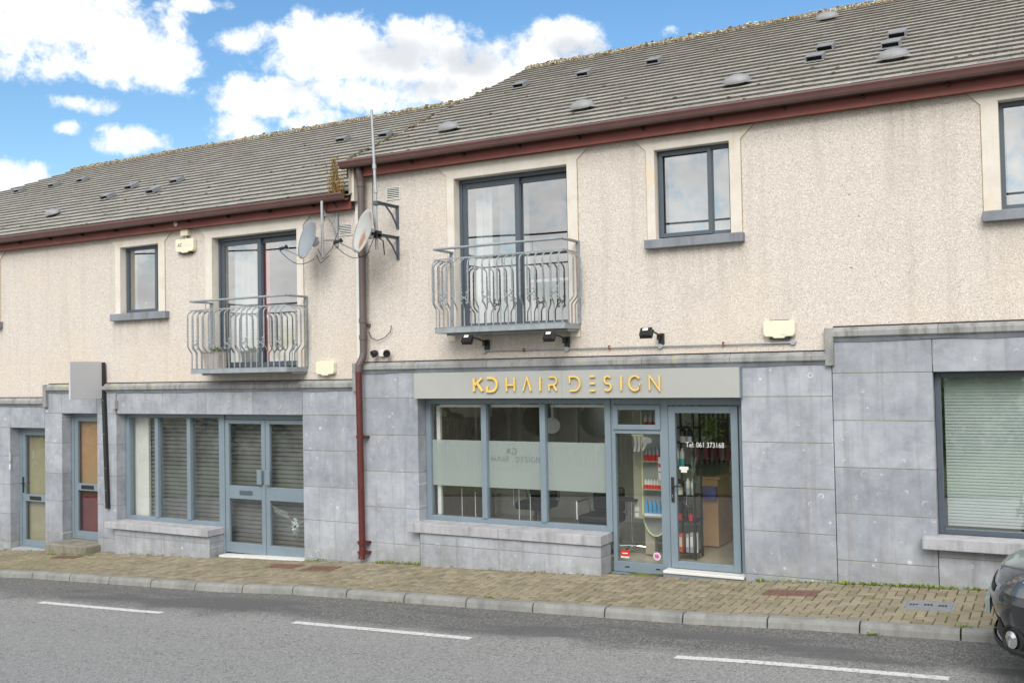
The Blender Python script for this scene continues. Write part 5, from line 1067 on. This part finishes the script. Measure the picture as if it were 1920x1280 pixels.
# salon trolley stand, chair rails
tr = fix('salon_trolley', (A(1175,1030)[0],1.0,.0), 'chrome wheeled trolley stand behind the side window', 'trolley')
X = A(1185,1000,1.0)[0]; mb = MB(); mb.tube([(X,1.0,.08),(X,1.0,.75)], .014, 8); mb.build('column', M_['chrome'], tr); mb = MB(); mb.tube([(X-.25,1.0,.1),(X,1.0,.12),(X+.25,1.05,.1)], .014, 8); mb.tube([(X,.8,.1),(X,1.2,.1)], .014, 8); mb.build('foot', M_['chrome'], tr); mb = MB(); mb.box(X-.3,X+.12,.85,1.1,.75,.78); mb.build('tray', M_['black'], tr)
def chair(X, Y, lab):
    o = fix('salon_chair', (X,Y,0), lab, 'salon chair', 'black salon chairs'); mb = MB(); mb.lathe([(.27,0),(.27,.02),(.05,.05),(.04,.4)], (X,Y,.0), 20); mb.build('pedestal', M_['chrome'], o)
    mb = MB(); mb.box(X-.26,X+.26,Y-.26,Y+.26,.42,.55); mb.build('seat', M_['black'], o, bevel=.04, seg=3); mb = MB(); mb.box(X-.24,X+.24,Y+.2,Y+.3,.55,.9); mb.build('backrest', M_['black'], o, bevel=.04, seg=3)
    for s_ in (-1,1): mb = MB(); mb.tube([(X+s_*.28,Y+.22,.5),(X+s_*.3,Y+.2,.72),(X+s_*.3,Y-.2,.72),(X+s_*.28,Y-.24,.48)], .013, 8); mb.build('armrest', M_['chrome'], o)
chair(-5.8, .95, 'black salon chair with chrome arms behind the right-hand shop pane'); chair(-7.35, 1.9, 'black salon chair with chrome arms behind the left-hand shop pane'); chair(-5.35, 2.2, 'black salon chair with chrome arms behind the side window')
def mirror(X, lab):
    o = fix('styling_mirror', (X,3.2,1.0), lab, 'mirror', 'styling mirrors'); mb = MB(); P_ = [(X+.28*math.cos(R(a)), 1.75+.28*math.sin(R(a))) for a in range(0,360,15)]; mb.prism(P_, 3.2, 3.22); mb.build('glass', M_['chrome'], o)
    mb = MB(); 
    for s_ in (-1,1): mb.box(X+s_*.34-.02,X+s_*.34+.02,3.18,3.24,.6,2.1)
    mb.build('light_strip', M_['white'], o); mb = MB(); mb.box(X-.4,X+.4,3.0,3.25,.85,.89); mb.build('shelf', M_['taupe'], o)
    mb = MB(); mb.box(X-.03,X+.03,3.19,3.25,.02,.85); mb.build('post', M_['chrome'], o)
for X, l in ((-9.6+.7,'round styling mirror seen in the left-hand shop pane'),(-8.0,'round styling mirror seen in the middle shop pane'),(-6.9,'round styling mirror seen in the right-hand shop pane')): mirror(X, l)
# slim white blind chains / rods low in the window
for px, py0, py1 in ((866,915,975),(891,922,975),(973,917,980),(994,925,980)):
    a = at(px, py0, .6); b_ = at(px, py1, .6); rd = MB(); rd.tube([(a.x,.6,.02),(a.x,.6,a.z)], .007, 6); rd.lathe([(.05,0),(.05,.012)], (a.x,.6,.02), 14)
    tag(rd.build('display_rod', M_['white']), 'slim white upright rod low in the salon window, standing on the floor behind the panes', 'rod', 'slim white rods in the salon window')
# wall clock / extractor seen in right pane
ex = MB(); p = at(1036, 797, 1.2); ex.lathe([(.10,0),(.12,.02),(.12,.05),(.09,.06)], (p.x,1.2,p.z), 24, 0, (.3,-1,0)); ex.lathe([(.07,.061),(.065,.066)], (p.x,1.2,p.z), 24, 0, (.3,-1,0)); ex.box(p.x-.02,p.x+.02,1.2,1.28,p.z,2.44); tag(ex.build('ceiling_fan_unit', M_['white']), 'round pale ventilator unit hung high behind the right-hand shop pane', 'ventilator')
# shelving rack behind the door
YD = 1.0
rk = fix('shelf_rack', (A(1290,1000,YD)[0],YD,0), 'dark metal shelf rack of hair products just inside the salon door', 'shelf rack')
def D(px, py, Y=YD): p = at(px, py, Y); return p.x, p.z
xa = D(1272,900)[0]; xb = D(1308,900)[0]; mb = MB()
for X in (xa, xb):
    for Y in (YD-.14, YD+.14): mb.box(X-.012,X+.012,Y-.012,Y+.012,.02,2.15)
mb.build('frame', M_['black'], rk); SZ = [D(1290,py)[1] for py in (1032,973,925,872,828,800)]
for Z in SZ: mb = MB(); mb.box(xa-.02,xb+.02,YD-.16,YD+.16,Z-.015,Z); mb.build('shelf', M_['black'], rk)
def boxrow(specs, Z, Y, where):
    for k, (X, w_, h_, m1, m2, kind) in enumerate(specs):
        product(kind+str(round(h_,2))+m1, (X,Y,Z), kind_label[m1]+' '+kind+' '+where, 'products on the rack', (m1,m2), h_, w_, kind)
kind_label = {'orange':'orange and white','white':'white','galv':'silver grey','reds':'red','teal':'teal','black':'black','violet':'violet','pinks':'dusty pink','blues':'blue','cream':'cream'}
w = (xb-xa)
boxrow([(xa+.05,.035,.25,'orange','white','box'),(xa+.15,.02,.25,'galv','white','box'),(xa+.21,.022,.27,'galv','white','box'),(xa+.27,.022,.27,'white','galv','box')], SZ[0], YD-.1, 'on the lowest shelf of the dark rack by the door')
boxrow([(xa+.05,.028,.22,'reds','black','bottle'),(xa+.13,.028,.2,'black','black','bottle'),(xa+.2,.028,.22,'reds','black','bottle')], SZ[1], YD-.1, 'on the second shelf up of the dark rack by the door')
boxrow([(xa+.05,.045,.14,'cream','galv','bottle'),(xa+.17,.03,.22,'galv','white','bottle'),(xa+.24,.03,.22,'galv','white','bottle')], SZ[2], YD-.1, 'on the middle shelf of the dark rack by the door')
boxrow([(xa+.03,.03,.24,'teal','white','bottle'),(xa+.1,.03,.24,'teal','white','bottle')], SZ[3], YD-.1, 'on the fourth shelf up of the dark rack by the door')
boxrow([(xa+.12,.045,.2,'white','black','bottle'),(xa+.22,.045,.2,'white','black','bottle')], SZ[4], YD-.1, 'on the fifth shelf up of the dark rack by the door')
# wooden counter and wall shelf at the back
rc = fix('reception_counter', (D(1325,1000,2.0)[0],2.0,0), 'pale wood reception counter seen through the salon door', 'counter')
xa_, zt_ = D(1312,893,1.9); xb_, _ = D(1345,893,1.9); mb = MB(); mb.box(xa_,xb_,1.9,2.5,.02,zt_-.03); mb.build('body', M_['wood'], rc, bevel=.005); mb = MB(); mb.box(xa_-.03,xb_+.05,1.87,2.55,zt_-.03,zt_); mb.build('top', M_['wood'], rc, bevel=.004)
xv, zv = D(1331,925,1.8); vp = fix('product_bundle', (xv,1.8,zv-.1), 'violet and gold box bundle on the front of the wooden counter', 'box'); mb = MB(); mb.box(xv-.11,xv+.09,1.78,1.87,zv-.08,zv+.1); mb.build('body', M_['violet'], vp); mb = MB(); mb.box(xv-.16,xv-.112,1.8,1.87,zv-.06,zv+.04); mb.build('gold_side', M_['gold'], vp)
ws = fix('wall_shelf', (D(1330,860,2.6)[0],2.6,1.3), 'long dark wall shelf with pink bottles behind the wooden counter', 'shelf'); X0, Z0 = D(1306,860,2.6); X1, _ = D(1362,860,2.6); mb = MB(); mb.box(X0,X1,2.45,2.7,Z0-.02,Z0); mb.build('board', M_['black'], ws)
mb = MB(); mb.box(X0+.02,X1,2.72,2.75,.9,2.2); mb.build('back_panel', simple('brown back panel', S(120,104,90), .7), ws)
row('pinkb', X0+.06, X0+.52, 5, 2.55, Z0, 'dusty pink bottle on the long shelf behind the wooden counter', 'pink bottles on the wall shelf', ('pinks','pinks'), .28, .045); row('whiteb', X0+.62, X1-.05, 2, 2.55, Z0, 'white bottle at the right end of the long shelf behind the counter', 'white bottles on the wall shelf', ('white','white'), .26, .04)
cbx = fix('black_case', (D(1325,883,2.1)[0],2.1,1.1), 'black storage case on top of the wooden counter', 'case'); X, Z = D(1326,893,2.1); mb = MB(); mb.box(X-.14,X+.14,2.0,2.3,zt_,zt_+.2); mb.build('body', M_['black'], cbx, bevel=.01); mb = MB(); mb.tube([(X-.05,2.15,zt_+.2),(X-.04,2.15,zt_+.24),(X+.04,2.15,zt_+.24),(X+.05,2.15,zt_+.2)], .008, 6); mb.build('handle', M_['chrome'], cbx)
fo = fix('display_foliage', (D(1325,805,2.3)[0],2.3,1.9), 'dark green plant standing high behind the salon door glass', 'plant'); X, Z = D(1322,805,2.3); mb = MB()
for k in range(220):
    c = Vector((X+random.gauss(0,.12),2.35+random.gauss(0,.06),Z+random.gauss(0,.1))); a = random.uniform(0,6.28); d = Vector((math.cos(a),math.sin(a)*.5,random.uniform(-1,1)))*.05; mb.quad(c-d, c+Vector((0,0,.015)), c+d, c-Vector((0,0,.015)))
mb.build('leaves', M_['leaf'], fo); mb = MB(); mb.lathe([(.06,-.24),(.08,-.1),(.075,-.1)], (X,2.35,Z), 14); mb.box(X-.2,X+.3,2.25,2.5,Z-.26,Z-.24); mb.build('pot', M_['white'], fo)
sc = fix('scissors', (D(1306,870,.5)[0],.5,1.3), 'large chrome scissors hanging inside the salon door glass', 'scissors')
def DS(px, py): p = at(px, py, .5); return (p.x, p.z)
for pl in ([DS(1295,858),DS(1298,858),DS(1300,890),DS(1299,896),DS(1297,890)],[DS(1303,857),DS(1306,858),DS(1302,885),DS(1299,897),DS(1299,888)]): mb = MB(); mb.prism(pl, .5, .508); mb.build('blade', M_['chrome'], sc)
for px in (1300,1309): X, Z = DS(px, 901); mb = MB(); mb.tube([(X+.025*math.cos(a*.7),.504,Z+.025*math.sin(a*.7)) for a in range(10)], .005, 6, caps=False); mb.build('finger_loop', M_['chrome'], sc)

# ------------------------------------------------------------------ parked car at the right edge
CY = -2.68
car = fix('parked_car', (1.5,CY,0), 'dark grey hatchback parked by the kerb at the right edge, nose to the left', 'car')
M_['car'] = simple('charcoal car paint', S(38,41,45), .22, .25, .06, 2); M_['car'].node_tree.nodes['Principled BSDF'].inputs['Coat Weight'].default_value = 1.0
M_['carb'] = simple('black car plastic', S(24,25,26), .6, 0, .1, 8); M_['tyre'] = simple('tyre rubber', S(30,30,31), .85, 0, .1, 12); M_['cglass'] = glassmat('car glass', (.35,.4,.4,1), 2.0); M_['lens'] = glassmat('lamp lens', (.92,.95,.97,1), 2.0); M_['hlin'] = simple('headlight reflector', S(104,108,112), .3, .5, .15, 6)
cx0, cz = -.60, zr(.5,CY)
def carZ(x): return zr(x,CY)
# body shell: stacked plan outlines (z, nose setback, half width)
zc = carZ(.5)
RW = [(.21,.16,.76),(.235,.07,.82),(.265,.02,.85),(.30,.015,.86),(.33,.04,.86),(.37,.06,.865),(.43,.045,.87),(.50,.015,.875),(.57,.0,.878),(.63,.002,.878),(.68,.015,.876),(.72,.035,.873),(.755,.055,.868),(.785,.075,.86),(.81,.10,.85),(.83,.14,.838),(.86,.22,.82),(.89,.33,.80),(.925,.48,.785),(.96,.66,.77),(.99,.85,.755),(1.01,1.02,.74),(1.02,1.2,.70)]
def fz(z):
    P_ = ((.0,.0),(.21,.27),(.32,.37),(.43,.49),(.63,.70),(.72,.79),(.86,.955),(.96,1.05),(1.03,1.11),(2,2.1))
    for (p, q), (r, t_) in zip(P_, P_[1:]):
        if z <= r: return q+(t_-q)*(z-p)/(r-p)
RW = [(fz(z), x0, w) for z, x0, w in RW]
def plan(z, x0, w, t_):
    """t_ 0 at the nose centre .. 1 at the end of the rounded corner .. 2 at the tail"""
    if t_ <= 1:
        th = t_*math.pi/2; return (x0+(.50+.1*x0)*(1-math.cos(th)**.75 if math.cos(th) > 0 else 1), w*math.sin(th)**.82 if t_ > 0 else 0)
    q = (t_-1); xs = x0+.5+.1*x0; return (xs+(3.75-xs)*min(1,q/.8), w if q < .8 else w*math.cos((q-.8)/.2*math.pi/2)**.6 if q < 1 else 0)
TS = [i/16 for i in range(17)]+[1+i/10 for i in range(1,11)]
def shell(rows, ts, s_, off=0.0):
    V, F = [], []
    for (z, x0, w) in rows:
        for t_ in ts:
            x, y = plan(z, x0, w, t_); V.append((cx0+x-off*(1 if t_ < 1 else 0), CY-s_*(y+off), z+zc))
    n = len(ts)
    for j in range(len(rows)-1):
        for k in range(n-1):
            a = j*n+k; q = (a, a+1, a+1+n, a+n); F.append(q if s_ < 0 else q[::-1])
    return V, F
mb = MB()
for s_ in (1,-1):
    V, F = shell(RW, TS, s_); i = len(mb.v); mb.v += V; mb.f += [tuple(q+i for q in f_) for f_ in F]; mb.m += [0]*len(F)
    top = len(RW)-1; n = len(TS)
    for k in range(n-1): mb.quad(V[top*n+k], V[top*n+k+1], (V[top*n+k+1][0],CY,1.125+zc), (V[top*n+k][0],CY,1.125+zc))
    for k in range(n-1): mb.quad(V[k], V[k+1], (V[k+1][0],CY,.28+zc), (V[k][0],CY,.28+zc))
mb.build('body', M_['car'], car, smooth=True)
def patch(name, mat, z0, z1, ta, tb, off, parent, s_, inset=lambda u, v: True, n=14, m=8, smooth=True):
    z0, z1 = fz(z0), fz(z1); P = MB(); rows = []
    for j in range(m+1):
        z = z0+(z1-z0)*j/m
        for (za, xa, wa), (zb, xb, wb) in zip(RW, RW[1:]):
            if za <= z <= zb+1e-6: f_ = (z-za)/(zb-za); rows.append((z, xa+(xb-xa)*f_, wa+(wb-wa)*f_)); break
    for j in range(m):
        for k in range(n):
            u, v = (k+.5)/n, (j+.5)/m
            if not inset(u, v): continue
            Q = []
            for jj, kk in ((j,k),(j,k+1),(j+1,k+1),(j+1,k)):
                z, x0, w = rows[jj]; x, y = plan(z, x0, w, ta+(tb-ta)*kk/n); Q.append((cx0+x-off, CY-s_*(y+off), z+zc+off*.5))
            P.quad(*(Q if s_ < 0 else Q[::-1]))
    return P.build(name, mat, parent, smooth=smooth)
gh = MB(); GS = [(1.05,.72,1.07,.62,1.11),(1.85,.76,1.07,.58,1.50),(2.5,.77,1.07,.60,1.54),(3.25,.76,1.07,.57,1.50),(3.8,.70,1.07,.60,1.12)]
for dx, y0_, z0_, y1_, z1_ in GS:
    for y, z in ((y0_,z0_),(y1_,z1_),(-y1_,z1_),(-y0_,z0_)): gh.v.append((cx0+dx,CY-y,z+zc))
for j in range(4):
    for k in range(4): a = j*4+k; b = j*4+(k+1)%4; gh.f.append((b,a,a+4,b+4)); gh.m.append(1 if (k == 1 and 0 < j < 3) else 0)
gh.build('cabin_glass', [M_['cglass'], M_['car']], car)
rf_ = MB(); cor = [[Vector((cx0+dx, CY-sg_*y, z+zc)) for dx, y0_, z0_, y1_, z1_ in GS for y, z in ((y1_,z1_),)] for sg_ in (1,-1)]
for L_ in cor: rf_.tube(L_, .028, 6)
for j in (1,2,3):
    for sg_ in (1,-1): dx, y0_, z0_, y1_, z1_ = GS[j]; rf_.tube([(cx0+dx+.04, CY-sg_*y0_, z0_+zc), (cx0+dx, CY-sg_*y1_, z1_+zc)], .03, 6)
rf_.tube([cor[0][1], cor[1][1]], .025, 6); rf_.tube([cor[0][3], cor[1][3]], .03, 6); rf_.build('pillars', M_['car'], car)
it = MB(); it.box(cx0+1.2,cx0+3.6,CY-.68,CY+.68,.8+zc,1.06+zc)
for dx in (1.9,2.8):
    for sg_ in (1,-1): it.box(cx0+dx,cx0+dx+.15,CY+sg_*.35-.22,CY+sg_*.35+.22,1.0+zc,1.38+zc)
it.build('seats', M_['carb'], car)
for dx in (.80, 3.15):
    for s_ in (-1,1):
        c = Vector((cx0+dx,CY-s_*.70,.31+zc)); ar = MB(); ar.lathe([(.365,.0),(.365,.184),(.33,.186)], c, 28, 0, (0,-s_,0)); ar.build('wheel_arch', M_['carb'], car)
        w = MB(); w.lathe([(.18,.10),(.31,.12),(.315,.16),(.30,.195),(.2,.20),(.19,.19)], c, 28, 0, (0,-s_,0)); wo_ = w.build('tyre', M_['tyre'], car)
        r_ = MB()
        for k in range(7): a = 2*math.pi*k/7; r_.obox((c[0]+.1*math.cos(a),c[1]-s_*.2,c[2]+.1*math.sin(a)), Vector((math.cos(a),0,math.sin(a)))*.1, (0,.008,0), Vector((-math.sin(a),0,math.cos(a)))*.022)
        r_.build('rim', M_['galv'], wo_)
for s_ in (1,-1):
    tri = lambda u, v: v < .12+1.25*u and v > .0
    H_ = patch('headlight', M_['hlin'], .705, .90, .34, .98, .006, car, s_, tri, 18, 10)
    patch('lens', M_['lens'], .70, .905, .335, .985, .016, H_, s_, tri, 18, 10)
    for tt, zz, rr in ((.66,.845,.05),(.80,.875,.055)):
        x_, y_ = plan(.74,.09,.86,tt); pj = MB(); pj.lathe([(rr*.6,-.01),(rr,.006),(rr*.9,.012),(rr*.5,.006)], (cx0+x_-.004,CY-s_*(y_+.004),zz+zc), 18, 0, (-1,-s_*.8,.1)); pj.build('projector', M_['white'], H_)
    x_, y_ = plan(.44,.04,.87,.56); c = Vector((cx0+x_-.004,CY-s_*(y_+.004),.43+zc)); d_ = Vector((-1,-s_*.85,0)).normalized(); fg = MB(); fg.lathe([(.115,-.06),(.115,.008),(.10,.012),(.085,-.004)], c, 24, 0, d_); F_ = fg.build('fog_light_surround', M_['carb'], car)
    f2 = MB(); f2.lathe([(.068,.0),(.066,.014),(.03,.024),(.004,.026)], c, 24, 0, d_); f2.build('fog_light', M_['chrome'], F_)
    patch('lower_grille', M_['carb'], .335, .49, 0, .38, .004, car, s_, n=8, m=4); patch('upper_grille', M_['carb'], .655, .71, 0, .26, .004, car, s_, n=8, m=3)
    patch('bumper_lip', M_['carb'], .212, .315, 0, 1.0, .008, car, s_, n=20, m=5)
np_ = MB(); np_.obox((cx0-.03,CY,.575+zc), (.006,0,.001), (0,.26,0), (0,0,.057)); np_.obox((cx0-.012,CY,.575+zc), (.012,0,0), (0,.27,0), (0,0,.065)); np_.build('number_plate', simple('plate', S(140,152,152), .4), car, bevel=.003)
for s_ in (-1,1):
    m_ = MB(); m_.obox((cx0+1.35,CY-s_*.98,1.12+zc), (.06,0,0), (0,.1,0), (0,0,.07)); m_.build('door_mirror', M_['car'], car, bevel=.04, seg=3)

# ------------------------------------------------------------------ what stands across the street (seen in the glass)
fn = fix('palisade_fence', (-13,-17,-.5), 'dark steel palisade fence across the street, seen only in the glass', 'fence')
mb = MB()
X = -24
while X < -5: mb.box(X,X+.07,-17.02,-16.98,zr(X,-3.5)-.1,1.45+zr(X,-3.5)+.35); X += .15
mb.build('pales', M_['pale'], fn); mb = MB(); mb.box(-24,-5,-17.06,-17.02,.0,.05); mb.box(-24,-5,-17.06,-17.02,.95,1.0); mb.build('rails', M_['pale'], fn)
pc = MB(); pts = [(-60+i*2.5,-14.6,6.66+.0009*(-60+i*2.5+2)**2) for i in range(33)]; pc.tube(pts, .03, 6); tag(pc.build('overhead_cable', M_['black']), 'black overhead cable strung across the street, seen only in the upstairs glass', 'cable')
def tree(X, Y, Z, h_, r_, lab, seed, mat='leaf'):
    random.seed(seed); o = fix('tree', (X,Y,Z), lab, 'tree', 'trees across the street'); mb = MB(); mb.tube([(X,Y,Z-1),(X+.1,Y,Z+h_*.35),(X,Y+.1,Z+h_*.7)], [.28,.2,.1], 8); mb.build('trunk', M_['bark'], o)
    mb = MB(); cl = [(Vector((X,Y,Z+h_*.62))+Vector((random.gauss(0,r_*.45),random.gauss(0,r_*.45),random.gauss(0,h_*.17))), r_*random.uniform(.25,.45)) for k in range(16)]
    for c, rr in cl:
        for k in range(420):
            d = Vector((random.gauss(0,1),random.gauss(0,1),random.gauss(0,1))).normalized(); p = c+d*rr*random.uniform(.6,1.1); u = Vector((random.gauss(0,1),random.gauss(0,1),random.gauss(0,1))).normalized(); v = u.cross(d).normalized(); q = random.uniform(.09,.2); mb.quad(p-u*q, p-v*q*.5, p+u*q, p+v*q*.5)
    mb.build('crown', M_[mat], o)
tree(-2.5,-19.5,-.6,4.6,1.7,'green round tree across the street, mirrored in the lower right shop window',3); tree(-9,-26,-1.8,3.6,2,'dark tree behind the palisade fence across the street',4,'hedge'); tree(-20,-27,-2,3.8,2.2,'second dark tree farther along behind the palisade fence',5,'hedge')
mb = MB(); random.seed(9)
for k in range(9000):
    X = random.uniform(-70,22); p = Vector((X,-22+random.gauss(0,.5),zr(max(X,-60),-3.5)-.4+random.random()*(2.3+.5*math.sin(X*.7)+.4*math.sin(X*1.9)))); d = Vector((random.gauss(0,1),random.gauss(0,1),random.gauss(0,1))).normalized(); u = d.orthogonal().normalized(); v = u.cross(d); q = random.uniform(.12,.28); mb.quad(p-u*q,p-v*q*.6,p+u*q,p+v*q*.6)
tag(mb.build('hedge', M_['hedge']), kind='stuff')
